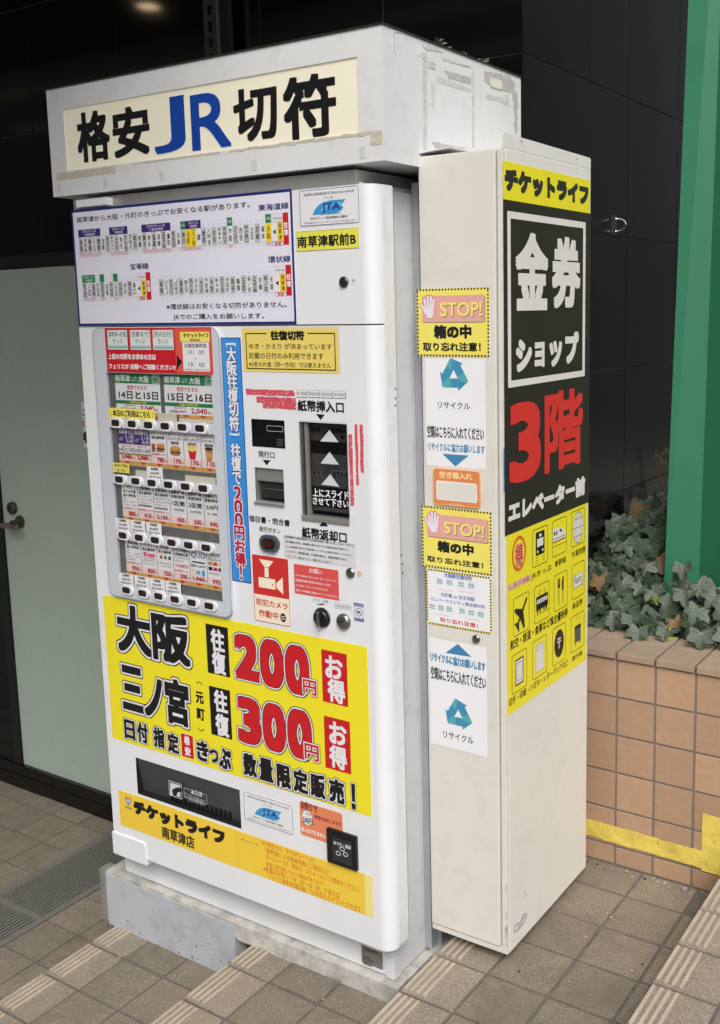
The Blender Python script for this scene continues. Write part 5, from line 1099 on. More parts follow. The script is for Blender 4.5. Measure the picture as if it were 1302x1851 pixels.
MB().box(BX0 + 0.001, BY + 0.003, BZ0 + 0.002, xd + 0.0035, BY + 0.0135, zd0 - 0.003, cream, bev=0.001).build('bottom_lip', bn)
zl = at(1067, 285, 'x', BX1).z
MB().prism([(BY + 0.004, BZ1 + 0.0005), (BYB, BZ1 + 0.0005), (BYB, zl - 0.004), (BYB - 0.006, zl), (BY + 0.010, zl + 0.003), (BY + 0.004, zl - 0.001)], lambda u_, v_, d: (BX1 - 0.0005 + d, u_, v_), -0.0025, 0.0, cream2).build('top_flange', bn)
p = Print(Face('x', BX1 - 0.0005), None, 0.0002)
for px, py in ((943, 256), (1043, 287)): p.ell((px, py), 0.0022, 0.003, DGRY)
p.build('flange_holes', bn, kind='stuff')
MB().prism([(BX0 - 0.004, BZ1 + 0.004), (BX0 + 0.09, BZ1 + 0.010), (BX0 + 0.09, BZ1 + 0.012), (BX0 - 0.004, BZ1 + 0.007)], lambda u_, v_, d: (u_, BY + d, v_), -0.002, 0.2, white_s).build('loose_top_sheet', bn)
MB().box(BX0 + 0.03, BY + 0.09, Z[3] + 0.002, BX0 + 0.055, BY + 0.16, BZ0 - 0.001, white_s).box(BX0 + 0.03, BYB - 0.08, Z[3] + 0.002, BX0 + 0.055, BYB - 0.02, BZ0 - 0.001, white_s).box(BX1 - 0.06, BYB - 0.08, Z[3] + 0.002, BX1 - 0.03, BYB - 0.03, BZ0 - 0.001, white_s).build('feet', bn)
# chipped paint on the side near the bottom
FX = Face('x', BX1); b6 = crop(900, 1400, 3.239)
def chip(c, pts, m, d=0.0004, nm='paint_chip'):
    MB().prism([FX.uv(c(*q)) for q in pts], FX.xyz, 0, d, m).build(nm, bn)
chip(b6, [(92, 930), (95, 890), (110, 870), (125, 868), (150, 815), (168, 808), (172, 835), (150, 880), (130, 905), (112, 925)], resid2)
chip(b6, [(100, 918), (106, 890), (120, 880), (116, 905)], white_s, 0.0006); chip(b6, [(140, 870), (160, 825), (166, 838), (148, 876)], resid, 0.0006)
chip(b6, [(145, 722), (148, 690), (165, 680), (168, 700), (155, 722)], resid); chip(b6, [(150, 715), (152, 695), (162, 688), (160, 706)], white_s, 0.0006)
for k in range(9):
    y = random.uniform(430, 1040); chip(b6, [(50, y), (54, y + 2), (55, y + random.uniform(14, 50)), (51, y + 12)], resid)
b1 = crop(740, 220, 3.617); b2_ = crop(740, 680, 3.617); b3 = crop(740, 900, 3.617)

def stop_sticker(c, q, pk, hand, st, l1, l2):
    bb = ubox4(FBX, c, *q); o = sheet(FBX, bb, STOPY, 'stop_sticker', bn, 0, 0.0006); p = Print(FBX, c, 0.0008, q=q)
    a, z0, b_, z1 = bb; n = 22; s = (b_ - a) / (2 * n + 1)
    for k in range(n + 1):
        for zz in (z0, z1 - s * 1.1): p.ruv(a + 2 * k * s, zz, a + (2 * k + 1) * s, zz + s * 1.1, K)
    m_ = int((z1 - z0) / (2 * s))
    for k in range(m_ + 1):
        zz = z0 + 2 * k * s
        if zz + s > z1: break
        p.ruv(a, zz, a + s, zz + s, K); p.ruv(b_ - s, zz, b_, zz + s, K)
    u0, v1 = p.p(*pk[0]); u1, v0 = p.p(*pk[1]); v0 = p.p(*pk[1])[1]; p.ruv(u0 + 0.0012, v0 - 0.0014, u1 + 0.0012, v1 - 0.0014, DGRY, 0.004); p.ruv(u0, v0, u1, v1, PINK, 0.004)
    hx, hz = p.p(*hand); HP = mat('ink hand white', (224, 222, 232)); HO = mat('ink hand pink edge', (206, 130, 130))
    for g, mm in ((0.0016, HO), (0.0, HP)):
        p.puv([(hx - 0.012 - g, hz + 0.004), (hx + 0.0125 + g, hz + 0.004), (hx + 0.012 + g, hz - 0.010), (hx + 0.007, hz - 0.022 - g), (hx - 0.006, hz - 0.022 - g), (hx - 0.012 - g, hz - 0.010)], mm)
        for fx, fl, an in ((-0.0095, 0.020, -0.16), (-0.003, 0.025, -0.05), (0.0035, 0.0245, 0.05), (0.0098, 0.019, 0.14)):
            bx_, bz_ = hx + fx, hz + 0.001; tx_, tz_ = bx_ + fl * math.sin(an), bz_ + fl * math.cos(an); w_ = 0.0058 + 2 * g
            p.line([(bx_, bz_), (tx_, tz_ + g)], w_, mm); p.ell(None, w_ / 2, w_ / 2, mm, uvc=(tx_, tz_ + g), seg=12)
        p.line([(hx - 0.010, hz - 0.010), (hx - 0.021, hz + 0.008)], 0.0065 + 2 * g, mm); p.ell(None, 0.0032 + g, 0.0032 + g, mm, uvc=(hx - 0.021, hz + 0.008), seg=12)
    p.line([(hx - 0.008, hz + 0.0005), (hx + 0.010, hz - 0.0005)], 0.0008, HO)
    p.fit('STOP!', (st[0][0] + 4, st[0][1] + 5), (st[1][0] + 4, st[1][1] + 5), DGRY, 0.03); p.fit('STOP!', *st, STOPT, 0.03)
    p.fit('箱の中', *l1, K, 0.06); p.fit('取り忘れ注意！', *l2, K, 0.055); p.build('lettering', o)
stop_sticker(b1, ((50, 1098), (523, 1078), (523, 1535), (55, 1535)), ((85, 1142), (495, 1305)), (134, 1222), ((204, 1276), (478, 1172)), ((162, 1420), (408, 1326)), ((90, 1502), (468, 1440)))
stop_sticker(b3, ((83, 42), (543, 100), (537, 508), (87, 447)), ((118, 96), (517, 300)), (164, 166), ((232, 234), (495, 186)), ((188, 352), (425, 308)), ((118, 415), (485, 424)))

def recycle(p, x, z, r):
    for k in range(3):
        a0 = R_(90 + 120 * k); P0 = np.array([math.cos(a0), math.sin(a0)]); a1_ = R_(90 + 120 * (k + 1)); P1 = np.array([math.cos(a1_), math.sin(a1_)])
        d = P1 - P0; L_ = np.linalg.norm(d); d /= L_; n = np.array([-d[1], d[0]]); n = n if np.dot(n, -P0) > 0 else -n     # inward
        g = lambda t, s: (x + r * (P0 + d * L_ * t + n * s)[0], z + r * (P0 + d * L_ * t + n * s)[1])
        p.puv([g(0.20, 0.0), g(0.42, 0.0), g(0.42, 0.38), g(0.34, 0.38), g(0.16, 0.10)], RECT); p.puv([g(0.42, 0.0), g(0.62, 0.0), g(0.62, 0.38), g(0.42, 0.38)], RECB)
        p.puv([g(0.62, -0.14), g(0.85, 0.19), g(0.62, 0.52)], RECB)
def recycle_poster(c, q, up, ic, t1, l1, l2, tri):
    bb = ubox4(FBX, c, *q); o = sheet(FBX, bb, PAPER, 'recycling_poster', bn, 0, 0.0006); p = Print(FBX, c, 0.0008, q=q)
    x, z = p.p(*ic); recycle(p, x, z, 0.056); RB = mat('ink recycle text blue', (58, 130, 172))
    p.fit('リサイクル', *t1, mat('ink slate', (50, 54, 66)), 0.02); p.fit('空箱はこちらに入れてください', *l1, K, 0.015); p.fit('リサイクルに協力お願いします', *l2, RB, 0.03); p.poly(tri, RB); p.build('lettering', o)
q1 = ((105, 1550), (500, 1553), (496, 2272), (112, 2248))
bb = None
def cb(a, b): return (740 + a / 3.617, 220 + b / 3.617)
S = 460 * 3.617   # b2_ rows lie this far below b1 rows
recycle_poster(b1, q1, 0, (295, 1660), ((190, 212 + S), (400, 174 + S)), ((118, 403 + S), (488, 338 + S)), ((122, 488 + S), (492, 452 + S)), [(215, 508 + S), (388, 518 + S), (300, 590 + S)])
recycle_poster(b3, ((133, 908), (505, 988), (510, 1700), (137, 1598)), 1, (322, 1415), ((222, 1560), (420, 1566)), ((145, 1172), (503, 1172)), ((142, 1058), (500, 1080)), [(240, 1010), (410, 1042), (322, 955)])

# slot plate
so_ = ubox4(FBX, b2_, (162, 600), (467, 622), (467, 862), (165, 838)); o = MB().prism(rr(*so_, 0.008), FBX.xyz, 0, 0.004, ORNG).build('slot_plate', bn)
si = ubox4(FBX, b2_, (180, 680), (450, 700), (450, 828), (185, 805)); p = Print(FBX, b2_, 0.0042); p.ruv(*si, cream2, 0.005); p.frame_uv(*si, 0.0016, W_, 0.005); p.ruv(si[0] + 0.004, si[1] + 0.003, si[2] - 0.004, si[3] - 0.005, cream, 0.004)
p.frame_uv(*so_, 0.0014, mat('ink orange edge', (238, 178, 120)), 0.008); p.fit('空き箱入れ', (205, 662), (418, 634), mat('ink pale orange', (246, 214, 160)), 0.05); p.fit('PUSH', (275, 842), (352, 836), mat('ink pale orange', (246, 214, 160)), 0.03); p.build('lettering', o)
# ticket reminder sheet with hazard border
qq = ((105, 455), (537, 520), (545, 890), (120, 825)); bb = ubox4(FBX, b3, *qq); o = sheet(FBX, bb, PAPER, 'ticket_reminder_sheet', bn, 0, 0.0006, 0.008); p = Print(FBX, b3, 0.0008, q=qq); a, z0, b_, z1 = bb
p.frame_uv(a, z0, b_, z1, 0.0048, STOPY, 0.008)
for k in range(24): x = a + 0.007 + k * (b_ - a - 0.017) / 23; [p.puv([(x, zz), (x + 0.0035, zz), (x + 0.0048, zz + 0.0047), (x + 0.0013, zz + 0.0047)], K) for zz in (z0, z1 - 0.0048)]
for k in range(17): z = z0 + 0.008 + k * (z1 - z0 - 0.019) / 16; [p.puv([(xx, z), (xx + 0.0047, z + 0.0013), (xx + 0.0047, z + 0.0048), (xx, z + 0.0035)], K) for xx in (a, b_ - 0.0048)]
IBL = mat('ink sheet blue', (60, 88, 168)); p.fit('大阪駅往復切符', (230, 518), (412, 514), IBL, 0.03); p.fit('元町駅 or 天王寺駅', (210, 646), (432, 652), IBL, 0.02); p.fit('ユニバーサルシティ駅往復切符', (142, 672), (498, 702), IBL, 0.02); p.fit('取り忘れ注意！', (208, 812), (455, 820), mat('ink faded red', (208, 96, 96)), 0.05)
for x, y in ((180, 520), (245, 528), (322, 540), (388, 550), (135, 688), (192, 696), (248, 705), (332, 716), (392, 726), (452, 736)):
    u0, v1 = p.p(x, y); p.ruv(u0, v1 - 0.016, u0 + 0.0165, v1, mat('ink ticket mint', (206, 220, 226))); p.ruv(u0, v1 - 0.013, u0 + 0.0165, v1 - 0.0105, TEAL); p.fit_uv('南草津→大阪', u0 + 0.0015, v1 - 0.008, u0 + 0.015, v1 - 0.0035, K, 0.02)
for x, y in ((190, 600), (330, 612), (175, 765), (365, 790)): p.fit('切符2枚の確認を', (x, y), (x + 100, y + 8), PNKT)
p.build('lettering', o)
lock(b3, (440, 922), 0.0105, face=FBX, parent=bn)

# ---- shop sign on the side: yellow header, black panel in two sheets, yellow icon sheet
Q1 = ((613, 248), (1185, 388), (1178, 603), (613, 500)); uy = ubox4(FX, b1, *Q1)
o = sheet(FX, uy, SYEL, 'shop_name_sheet', bn, 0, 0.0006); p = Print(FX, b1, 0.0008, q=Q1)
p.fit('チケットライフ', (622, 448), (1172, 422), mat('ink sheet grey black', (52, 50, 46), 0.25), 0.09, res=4); p.line([(p.p(888, 400)[0], uy[1]), (p.p(888, 400)[0], uy[3])], 0.0006, mat('ink olive edge', (170, 164, 70))); p.build('lettering', o)
mid = FX.uv(b1(887, 900))[0]; zb_ = FX.uv(b2_(632, 1030))[1]; zt_ = uy[1] - 0.0005
Qk = ((613, 505), (1180, 603), (1196, 825 + S), (632, 1032 + S)); bk = ubox4(FX, b1, *Qk); bk = (uy[0], bk[1], uy[2] + 0.004, zt_)
o = sheet(FX, (bk[0], bk[1], mid + 0.002, bk[3]), SBLK, 'black_sign_sheet', bn, 0.0001, 0.0007)
o2 = sheet(FX, (mid, bk[1] + 0.0008, bk[2], bk[3]), SBLK, 'black_sign_sheet', bn, 0.0008, 0.0014)
p = Print(FX, b1, 0.0017, q=Qk, box=bk)
fu0, fv1 = p.p(648, 572); fu1, fv0 = p.p(1150, 1640); fu0 = p.p(640, 1100)[0]; fu1 = p.p(1150, 1100)[0]; fv1 = (p.p(636, 572)[1] + p.p(1155, 662)[1]) / 2; fv0 = (p.p(648, 1710)[1] + p.p(1140, 1640)[1]) / 2
p.frame_uv(fu0, fv0, fu1, fv1, 0.0155, SWHT, 0.0001)
p.fit('金', (692, 1208), (903, 728), SWHT, 0.042, res=6); p.fit('券', (930, 1198), (1115, 758), SWHT, 0.040, res=6)
for ch, bl, tr in (('シ', (697, 1605), (800, 1390)), ('ョ', (820, 1580), (884, 1410)), ('ッ', (918, 1578), (1000, 1405)), ('プ', (1022, 1560), (1110, 1350))): p.fit(ch, bl, tr, SWHT, 0.07, res=5)
p.fit('3', (657, 690 + S), (862, 118 + S), SRED, 0.055, res=6); p.fit('階', (892, 625 + S), (1145, 48 + S), SRED, 0.032, res=6)
p.fit('エレベーター前', (650, 950 + S), (1168, 640 + S), SWHT, 0.07, res=4)
p.build('lettering', o2)
Qi = ((630, 235), (1160, 35), (1158, 1045), (648, 1435)); bi = ubox4(FX, b3, *Qi); bi = (bi[0], bi[1], bi[2], bk[1] + 0.004)
o = sheet(FX, bi, SYEL, 'icon_sheet', bn, 0, 0.0005); p = Print(FX, b3, 0.0009, q=Qi, box=bi); KK = mat('ink film black', (26, 25, 22), 0.3)
def ic(tl, tr, br, bl):
    c4 = [p.p(*q) for q in (tl, tr, br, bl)]; a = (c4[0][0] + c4[3][0]) / 2; b_ = (c4[1][0] + c4[2][0]) / 2; z0 = (c4[2][1] + c4[3][1]) / 2; z1 = (c4[0][1] + c4[1][1]) / 2
    p.frame_uv(a, z0, b_, z1, 0.0016, KK, 0.008); return lambda x, y: (a + (b_ - a) * x, z0 + (z1 - z0) * y), (b_ - a), (z1 - z0)
def pf(U, pts, m): p.puv([U(*q) for q in pts], m)
def pr_(U, x0, y0, x1, y1, m, r=0.0): a = U(x0, y0); b_ = U(x1, y1); p.ruv(a[0], a[1], b_[0], b_[1], m, r)
U, w_, h_ = ic((803, 212), (905, 180), (908, 425), (805, 455)); pr_(U, .22, .28, .78, .90, KK, 0.004); pr_(U, .30, .50, .70, .72, SWHT); pr_(U, .42, .76, .58, .84, SWHT); p.ell(None, .004, .004, SWHT, uvc=U(.34, .38)); p.ell(None, .004, .004, SWHT, uvc=U(.66, .38))
for k in range(3): p.line([U(.24 - k * .02, .22 - k * .06), U(.36 - k * .02, .22 - k * .06)], .0012, KK); p.line([U(.64 + k * .02, .22 - k * .06), U(.76 + k * .02, .22 - k * .06)], .0012, KK)
U, w_, h_ = ic((935, 158), (1028, 122), (1030, 360), (935, 388)); pf(U, [(.05, .42), (.92, .42), (.90, .55), (.72, .70), (.5, .76), (.1, .76), (.05, .7)], SWHT); p.line([U(.05, .40), U(.92, .40)], .0022, KK); p.line([U(.05, .48), U(.90, .48)], .0016, KK); pr_(U, .12, .58, .20, .68, KK); pr_(U, .26, .58, .34, .68, KK); pf(U, [(.52, .62), (.70, .62), (.60, .70), (.50, .70)], KK); p.line([U(.05, .28), U(.95, .28)], .0012, KK)
U, w_, h_ = ic((1058, 100), (1143, 72), (1145, 300), (1058, 328)); c_ = U(.5, .5); p.ell(None, w_ * .38, w_ * .50, SWHT, uvc=c_); p.ell(None, w_ * .38, w_ * .50, KK, uvc=c_, ring=.0016); p.ell(None, w_ * .17, w_ * .50, KK, uvc=c_, ring=.0014); p.line([(c_[0] - w_ * .38, c_[1]), (c_[0] + w_ * .38, c_[1])], .0015, KK); p.line([(c_[0] - w_ * .31, c_[1] + w_ * .27), (c_[0] + w_ * .31, c_[1] + w_ * .27)], .0015, KK); p.line([(c_[0] - w_ * .31, c_[1] - w_ * .27), (c_[0] + w_ * .31, c_[1] - w_ * .27)], .0015, KK)
U, w_, h_ = ic((677, 655), (785, 618), (787, 868), (683, 908)); p.line([U(.2, .2), U(.82, .82)], .0085, KK); p.ell(None, .0045, .0045, KK, uvc=U(.82, .82)); pf(U, [(.55, .62), (.12, .72), (.06, .65), (.40, .42)], KK); pf(U, [(.62, .55), (.72, .12), (.64, .08), (.42, .40)], KK); pf(U, [(.30, .34), (.08, .34), (.08, .30), (.24, .24)], KK); pf(U, [(.36, .28), (.36, .08), (.30, .08), (.24, .22)], KK)
U, w_, h_ = ic((818, 578), (920, 545), (918, 788), (822, 820)); pr_(U, .12, .34, .90, .70, KK, .003); [pr_(U, .17 + k * .12, .50, .255 + k * .12, .62, SWHT) for k in range(6)]; [p.ell(None, .0042, .0042, KK, uvc=U(x, .30)) for x in (.22, .38, .64, .80)]; [p.line([U(x, .72), U(x + .07, .79), U(x, .86), U(x - .07, .79), U(x, .72)], .0012, KK) for x in (.34, .68)]; p.line([U(.06, .22), U(.95, .22)], .0014, KK)
U, w_, h_ = ic((950, 505), (1038, 475), (1033, 712), (948, 740)); p.line([U(.36, .12), U(.36, .72)], .0028, KK); pr_(U, .28, .60, .44, .86, KK); [p.line([U(.31 + k * .05, .70), U(.31 + k * .05, .88)], .0007, SYEL) for k in range(3)]; p.line([U(.66, .12), U(.66, .5)], .0028, KK); pf(U, [(.60, .48), (.70, .48), (.72, .84), (.64, .88), (.58, .7)], KK)
U, w_, h_ = ic((1068, 440), (1145, 412), (1143, 632), (1062, 665)); pr_(U, .12, .30, .88, .68, SWHT); p.fit_uv('GIFT', *U(.24, .42), *U(.78, .56), KK, .04); p.frame_uv(*U(.12, .30), *U(.88, .68), .001, KK); p.line([U(.12, .52), U(.32, .68)], .002, KK); p.line([U(.70, .30), U(.88, .46)], .002, KK)
U, w_, h_ = ic((672, 1032), (775, 985), (773, 1240), (675, 1285)); pr_(U, .22, .16, .78, .84, KK); pr_(U, .27, .20, .73, .80, SWHT); p.frame_uv(*U(.33, .27), *U(.67, .73), .0012, KK)
for k in range(10): [pr_(U, x, .17 + k * .067, x + .05, .20 + k * .067, SYEL) for x in (.19, .76)]
U, w_, h_ = ic((808, 935), (905, 898), (905, 1145), (812, 1180)); pr_(U, .22, .14, .80, .86, SWHT); p.frame_uv(*U(.22, .14), *U(.80, .86), .0008, DGRY); p.frame_uv(*U(.27, .70), *U(.40, .82), .0008, DGRY); [p.line([U(.46, .82 - k * .04), U(.76, .82 - k * .04)], .0005, DGRY) for k in range(3)]
U, w_, h_ = ic((940, 850), (1025, 815), (1028, 1052), (942, 1090)); p.ell(None, w_ * .36, w_ * .46, KK, uvc=U(.5, .52)); c_ = U(.5, .52); p.ruv(c_[0] - .010, c_[1] + .0105, c_[0] + .010, c_[1] + .0145, SWHT); p.ruv(c_[0] - .011, c_[1] + .003, c_[0] + .011, c_[1] + .007, SWHT); p.ruv(c_[0] - .0022, c_[1] - .014, c_[0] + .0022, c_[1] + .003, SWHT)
U, w_, h_ = ic((1058, 772), (1145, 738), (1143, 965), (1062, 1000)); pr_(U, .28, .22, .74, .66, mat('ink case grey', (96, 92, 84)), .003); pr_(U, .28, .60, .74, .68, KK); [p.line([U(.36 + k * .09, .26), U(.36 + k * .09, .58)], .001, KK) for k in range(4)]; p.frame_uv(*U(.38, .68), *U(.62, .90), .0014, mat('ink olive edge', (170, 164, 70))); [p.ell(None, .0035, .0035, KK, uvc=U(x, .18)) for x in (.34, .68)]
TXT = (('JRきっぷ', (798, 540), (930, 447)), ('新幹線', (955, 452), (1025, 392)), ('外貨両替', (1062, 396), (1150, 328)), ('航空・鉄道・食事など株主優待券', (662, 1000), (1040, 722)), ('商品券', (1068, 725), (1133, 662)), ('切手・印紙・ハガキ・レターパックなど', (655, 1368), (1042, 1052)), ('旅行券', (1068, 1058), (1133, 995)))
for t, bl, tr in TXT: p.fit(t, (bl[0], bl[1] + 7), (tr[0], tr[1] - 11), KK, 0.02)
MRG = mat('ink emblem red', (206, 70, 40), 0.3); MOR = mat('ink emblem light', (240, 140, 60), 0.3); c_ = p.p(715, 365)
p.ell(None, .036, .0425, MRG, uvc=c_, ring=.007); p.ell(None, .0335, .040, MOR, uvc=c_, ring=.002); p.fit_uv('得', c_[0] - .019, c_[1] - .030, c_[0] + .019, c_[1] + .022, MRG, .03, [(.075, MRG), (.05, SWHT)]); p.fit('お得が満載', (645, 612), (790, 505), MRG, .03, [(.16, MRG), (.12, SWHT)])
p.build('lettering', o)
# blue edge of an older poster showing behind the front edge of the side sheets
sheet(FX, (bk[0] - 0.003, 1.12, bk[0] + 0.01, 1.22), mat('ink old blue', (40, 120, 176)), 'old_poster_edge', bn, 0, 0.00008)

# ================================================================== PLANTER WALL
pw = thing('planter_wall', (1.3, PLY, Z[3]), 'raised planter wall faced with square tan tiles and a coping of paler tiles', 'planter')
PXE = 3.2
MB().box(WX + 0.001, PLY + 0.0008, -0.60, PXE, 1.02, 0.5545, grout_w).box(WX + 0.001, 1.021, -0.6, PXE, 2.6, 0.44, grout_w).build('wall_core', pw)
PP, PX0_, PZ0_ = 0.113, 1.144, 0.552
rows = [PZ0_ - PP * k for k in range(6)] + [Z[3] + 0.001]
cols = [WX + 0.003] + [PX0_ + PP * k for k in range(-2, 9)]
tc = {}
for a, b_ in zip(cols[:-1], cols[1:]):
    for zt1, zb1 in zip(rows[:-1], rows[1:]):
        key = (round(b_ - a, 4), round(zt1 - zb1, 4))
        if key not in tc: tc[key] = MB().box(0.0036, 0, 0.0036, key[0] - 0.0036, 0.0105, key[1] - 0.0036, wall_tile, bev=0.0009).mesh('tile')
        o = bpy.data.objects.new('tile', tc[key]); o.location = Vector((a, PLY - 0.002 + random.uniform(-0.0003, 0.0003), zb1)) - pw.location; link(o, pw)
for k, x in enumerate([PX0_ + PP * j for j in range(-3, 9)]):
    xx0 = max(x, WX + 0.003)
    for y0_, y1_ in ((PLY - 0.010, PLY + 0.098), (PLY + 0.101, PLY + 0.203)):
        w_ = x + PP - xx0
        if w_ < 0.03: continue
        me = MB().box(0.0036, 0, 0, w_ - 0.0036, y1_ - y0_, 0.020, cope_tile, bev=0.0025).mesh('coping_tile')
        o = bpy.data.objects.new('coping_tile', me); o.location = Vector((xx0, y0_, 0.5535 + random.uniform(0, 0.0006))) - pw.location; link(o, pw)
FPL = Face('y', PLY - 0.0035)
for k, (a, b_, z0, z1) in enumerate(((WX + 0.02, 1.108, 0.000, 0.050), (1.1085, 1.272, -0.002, 0.049), (1.2725, 1.398, -0.004, 0.046), (1.398, 1.462, -0.012, 0.156), (1.4625, 1.9, 0.110, 0.156))):
    ragged(FPL, a, z0, b_, z1, yel_tape, 'yellow_tape', pw, 0.0012, 12, 0.0008, seed=20 + k)
st_ = MB(); 
st_.box(WX + 0.002, 1.024, 0.44, PXE, 2.58, 0.50, soil_m).build('soil', kind='structure')

# ================================================================== GREEN STEEL PANEL
gp = thing('green_panel', (1.3, 1.22, 0.5), 'tall folded green painted steel panel standing in the planter at the right edge', 'panel')
def gpt(px0, py0, px1, py1, y): a = at(px0, py0, 'y', y); b_ = at(px1, py1, 'y', y); s_ = (a.x - b_.x) / (a.z - b_.z); return lambda z: a.x + s_ * (z - a.z)
eL = gpt(1245, 0, 1215, 720, 1.22); eF = gpt(1292, 302, 1266, 992, 1.285)
v = []
for z in (0.505, 3.25):
    v += [(eL(z), 1.22, z), (eF(z), 1.285, z), (eF(z) + 0.42, 1.13, z), (eF(z) + 0.42, 1.155, z), (eF(z), 1.31, z), (eL(z) + 0.002, 1.248, z)]
MB().add(v, [(0, 1, 7, 6), (1, 2, 8, 7), (2, 3, 9, 8), (3, 4, 10, 9), (4, 5, 11, 10), (5, 0, 6, 11), (0, 5, 4, 3, 2, 1), (6, 7, 8, 9, 10, 11)], green_p).build('folded_sheet', gp)

# ================================================================== WALL SHACKLE
rg = at(1110, 407, 'x', WX)
sh = thing('wall_shackle', (WX, rg.y, rg.z), 'small bright steel U shackle on a plate fixed to the black side wall', 'shackle')
MB().prism([(rg.y - 0.022, rg.z - 0.03), (rg.y + 0.016, rg.z - 0.03), (rg.y + 0.016, rg.z + 0.02), (rg.y - 0.004, rg.z + 0.032), (rg.y - 0.022, rg.z + 0.028)], lambda u_, v_, d: (WX + d, u_, v_), 0, 0.004, steel_d).build('plate', sh)
MB().tube([(WX + 0.005, rg.y, rg.z + 0.020)] + [(WX + 0.012 + 0.028 * math.sin(math.pi * t / 8), rg.y + 0.004, rg.z + 0.019 * math.cos(math.pi * t / 8)) for t in range(9)] + [(WX + 0.005, rg.y, rg.z - 0.020)], 0.0032, steel).build('ring', sh, smooth=True)

# ================================================================== IVY
iv = thing('ivy_plant', (1.2, 1.25, 0.5), 'dense grey green ivy spilling over the planter against the black wall and green panel', 'plant')
def leaf_mesh(seed, m, mv):
    r = random.Random(seed); tips = [(0, 1.0), (56, 0.86), (116, 0.62), (-116, 0.62), (-56, 0.86)]
    tips = [(a + r.uniform(-7, 7), l * r.uniform(0.88, 1.1)) for a, l in tips]
    pts = []
    order = sorted(tips, key=lambda t: t[0]); n = len(order)
    pts.append((-0.10, -0.16))
    for i, (a, l) in enumerate(order):
        A_ = R_(a); pts.append((math.sin(A_ - 0.27) * l * 0.85, math.cos(A_ - 0.27) * l * 0.85)); pts.append((math.sin(A_) * l, math.cos(A_) * l)); pts.append((math.sin(A_ + 0.27) * l * 0.85, math.cos(A_ + 0.27) * l * 0.85))
        if i < n - 1: B_ = R_((a + order[i + 1][0]) / 2); q = 0.60 if abs(a) < 80 and abs(order[i + 1][0]) < 80 else 0.52; pts.append((math.sin(B_) * q, math.cos(B_) * q))
    pts.append((0.10, -0.16)); pts.append((0.0, -0.04))
    fz = r.uniform(0.12, 0.34); dr = r.uniform(0.2, 0.55); wv = r.uniform(0.03, 0.07); ph = r.uniform(0, 6)
    H = lambda x, y: fz * abs(x) - dr * (x * x + (y - 0.2) ** 2) * 0.55 + wv * math.sin(7 * x + ph) * math.cos(5 * y)
    b_ = MB(); V = [(0, 0.22, H(0, 0.22))] + [(x, y, H(x, y)) for x, y in pts]; k = len(pts)
    b_.add(V, [(0, 1 + (i + 1) % k, 1 + i) for i in range(k)], m)
    # veins
    for a, l in order:
        A_ = R_(a); ex, ey = math.sin(A_) * l * 0.9, math.cos(A_) * l * 0.9; nx_, ny_ = math.cos(A_) * 0.020, -math.sin(A_) * 0.020; m1 = (ex * 0.5, ey * 0.5 + 0.02)
        L3 = [(0.0, 0.02), m1, (ex, ey)]; w3_ = (1, 0.75, 0.2); vv = []
        for (x, y), ww in zip(L3, w3_): vv += [(x + nx_ * ww, y + ny_ * ww, H(x, y) + 0.016), (x - nx_ * ww, y - ny_ * ww, H(x, y) + 0.016)]
        b_.add(vv, [(0, 1, 3, 2), (2, 3, 5, 4)], mv)
        for t_, sd_ in ((0.4, 1), (0.55, -1)):
            bx_, by_ = ex * t_, ey * t_; q = A_ + sd_ * 0.8; tx_, ty_ = bx_ + math.sin(q) * 0.22 * l, by_ + math.cos(q) * 0.22 * l
            b_.add([(bx_ + nx_ * .4, by_ + ny_ * .4, H(bx_, by_) + 0.014), (bx_ - nx_ * .4, by_ - ny_ * .4, H(bx_, by_) + 0.014), (tx_, ty_, H(tx_, ty_) + 0.012)], [(0, 1, 2)], mv)
    me = bpy.data.meshes.new('leaf'); me.from_pydata(b_.v, [], b_.f)
    for mm in b_.mats: me.materials.append(mm)
    me.polygons.foreach_set('material_index', b_.m); me.polygons.foreach_set('use_smooth', [True] * len(me.polygons)); me.update(); return me
LM = [leaf_mesh(s, leaf_m, vein_m) for s in range(7)]; LY = [leaf_mesh(20 + s, leaf_y, mat('yellow vein', (170, 176, 90), 0.5)) for s in range(2)]
LD = [leaf_mesh(31, mat('dry ivy leaf', (112, 86, 56), 0.7, var=0.2, vscale=40), mat('dry vein', (140, 116, 84), 0.7))]
ri = random.Random(11)
def put_leaf(P, nrm, size, me):
    z = nrm.normalized(); y = Vector((ri.uniform(-0.7, 0.7), -0.35, -1.0)); y = (y - z * y.dot(z)).normalized(); x = y.cross(z)
    o = bpy.data.objects.new('leaf', me); M = Matrix((x, y, z)).transposed().to_4x4(); o.matrix_world = Matrix.Translation(P - iv.location) @ M @ Matrix.Diagonal((size, size * ri.uniform(0.9, 1.1), size, 1)); 
    link(o, iv); return o
def surf(x, y):
    t = max(0.0, min(1.0, (y - 1.0) / 0.42)); h = 0.585 + 0.275 * (t ** 0.75)
    if x > 1.18: h -= 0.05 * min(1, (x - 1.18) / 0.25) * t
    return h
cnt = 0; stems = MB(); placed = []
tries = 0
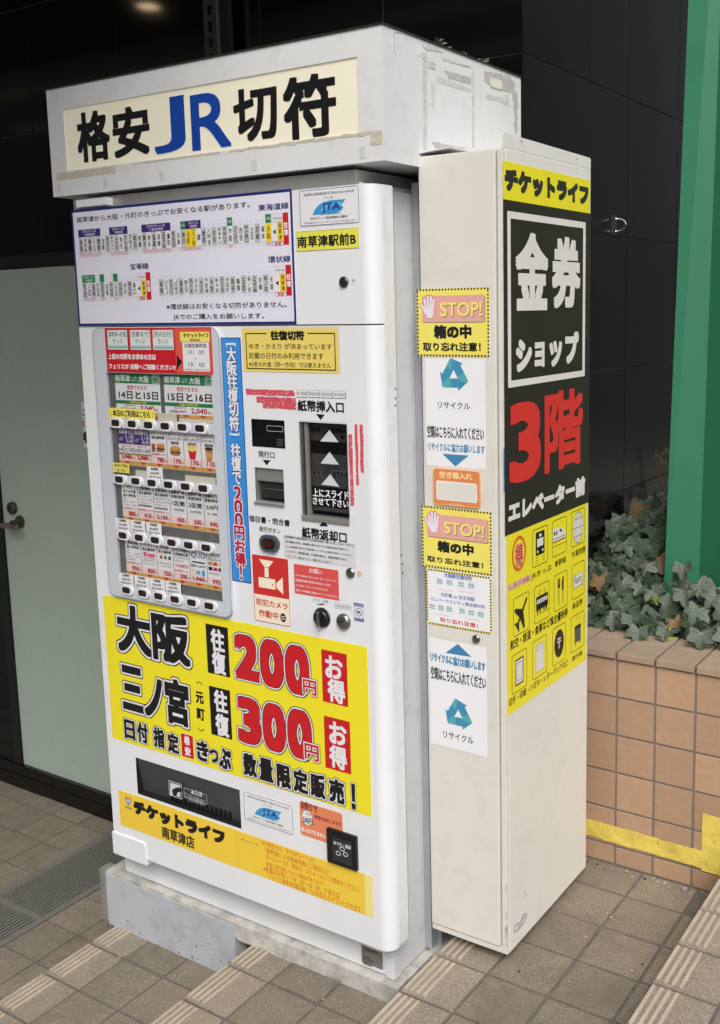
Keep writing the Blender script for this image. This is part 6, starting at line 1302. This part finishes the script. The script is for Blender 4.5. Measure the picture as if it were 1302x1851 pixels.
while cnt < 288 and tries < 14000:
    tries += 1
    y = 1.0 + 0.62 * ri.random() ** 1.15; x = ri.uniform(WX + 0.03, 1.56)
    if x > 1.10 and y > 1.17: continue
    dep = ri.random() ** 2.2 * 0.11 if cnt < 200 else ri.uniform(0.03, 0.14)
    z = surf(x, y) - dep
    P = Vector((x, y - dep * 0.2, z)); size = ri.choice((0.026, 0.036, 0.046, 0.054, 0.064, 0.074, 0.060, 0.084)) * (1.0 if dep < 0.06 else 0.9)
    if any((P - q).length < 0.40 * size + 0.006 for q in placed): continue
    n = Vector((0.30 + ri.uniform(-.6, .6), -0.75 + ri.uniform(-.4, .4), 0.55 + ri.uniform(-.5, .45)))
    placed.append(P); yng = ri.random() < 0.045
    put_leaf(P, n, size * (0.5 if yng else 1), ri.choice(LY if yng else (LD if ri.random() < 0.04 else LM))); cnt += 1
    if ri.random() < 0.55: stems.tube([P, P + Vector((ri.uniform(-.02, .02), 0.03, -0.05)), P + Vector((ri.uniform(-.04, .04), 0.05, -0.12))], 0.0014, stem_m, 5)
# spill over the coping and the small climber on the wall
for x, y, z, s in ((1.155, 0.955, 0.602, .05), (1.115, 0.985, 0.63, .042), (1.225, 0.975, 0.605, .03), (1.335, 0.965, 0.618, .058), (1.40, 0.985, 0.62, .045), (1.30, 1.05, 0.66, .055), (1.24, 1.08, 0.70, .05), (1.34, 1.08, 0.70, .05), (1.20, 1.10, 0.66, .045), (1.28, 1.10, 0.72, .06), (1.38, 1.06, 0.68, .055), (1.22, 1.14, 0.76, .045), (1.06, 0.99, 0.61, .035), (0.965, 1.0, 0.60, .045)): put_leaf(Vector((x, y, z)), Vector((0.25, -0.8, 0.5)), s, ri.choice(LM))
cp = [at(1192, 960, 'x', WX + 0.03), at(1197, 905, 'x', WX + 0.03), at(1196, 870, 'x', WX + 0.035), at(1188, 845, 'x', WX + 0.03), at(1186, 820, 'x', WX + 0.03)]
stems.tube(cp, [0.004, 0.0035, 0.003, 0.0025, 0.0015], stem_m, 6); stems.tube([cp[3], at(1197, 822, 'x', WX + 0.04), at(1204, 812, 'x', WX + 0.05)], 0.0016, stem_m, 5)
stems.build('stems', iv, kind='stuff')
for px, py, s in ((1206, 812, .030), (1200, 832, .022), (1186, 822, .016), (1190, 893, .036), (1206, 898, .034), (1197, 930, .060), (1208, 878, .030)): put_leaf(at(px, py, 'x', WX + 0.05), Vector((0.8, -0.7, 0.3)), s, ri.choice(LM))
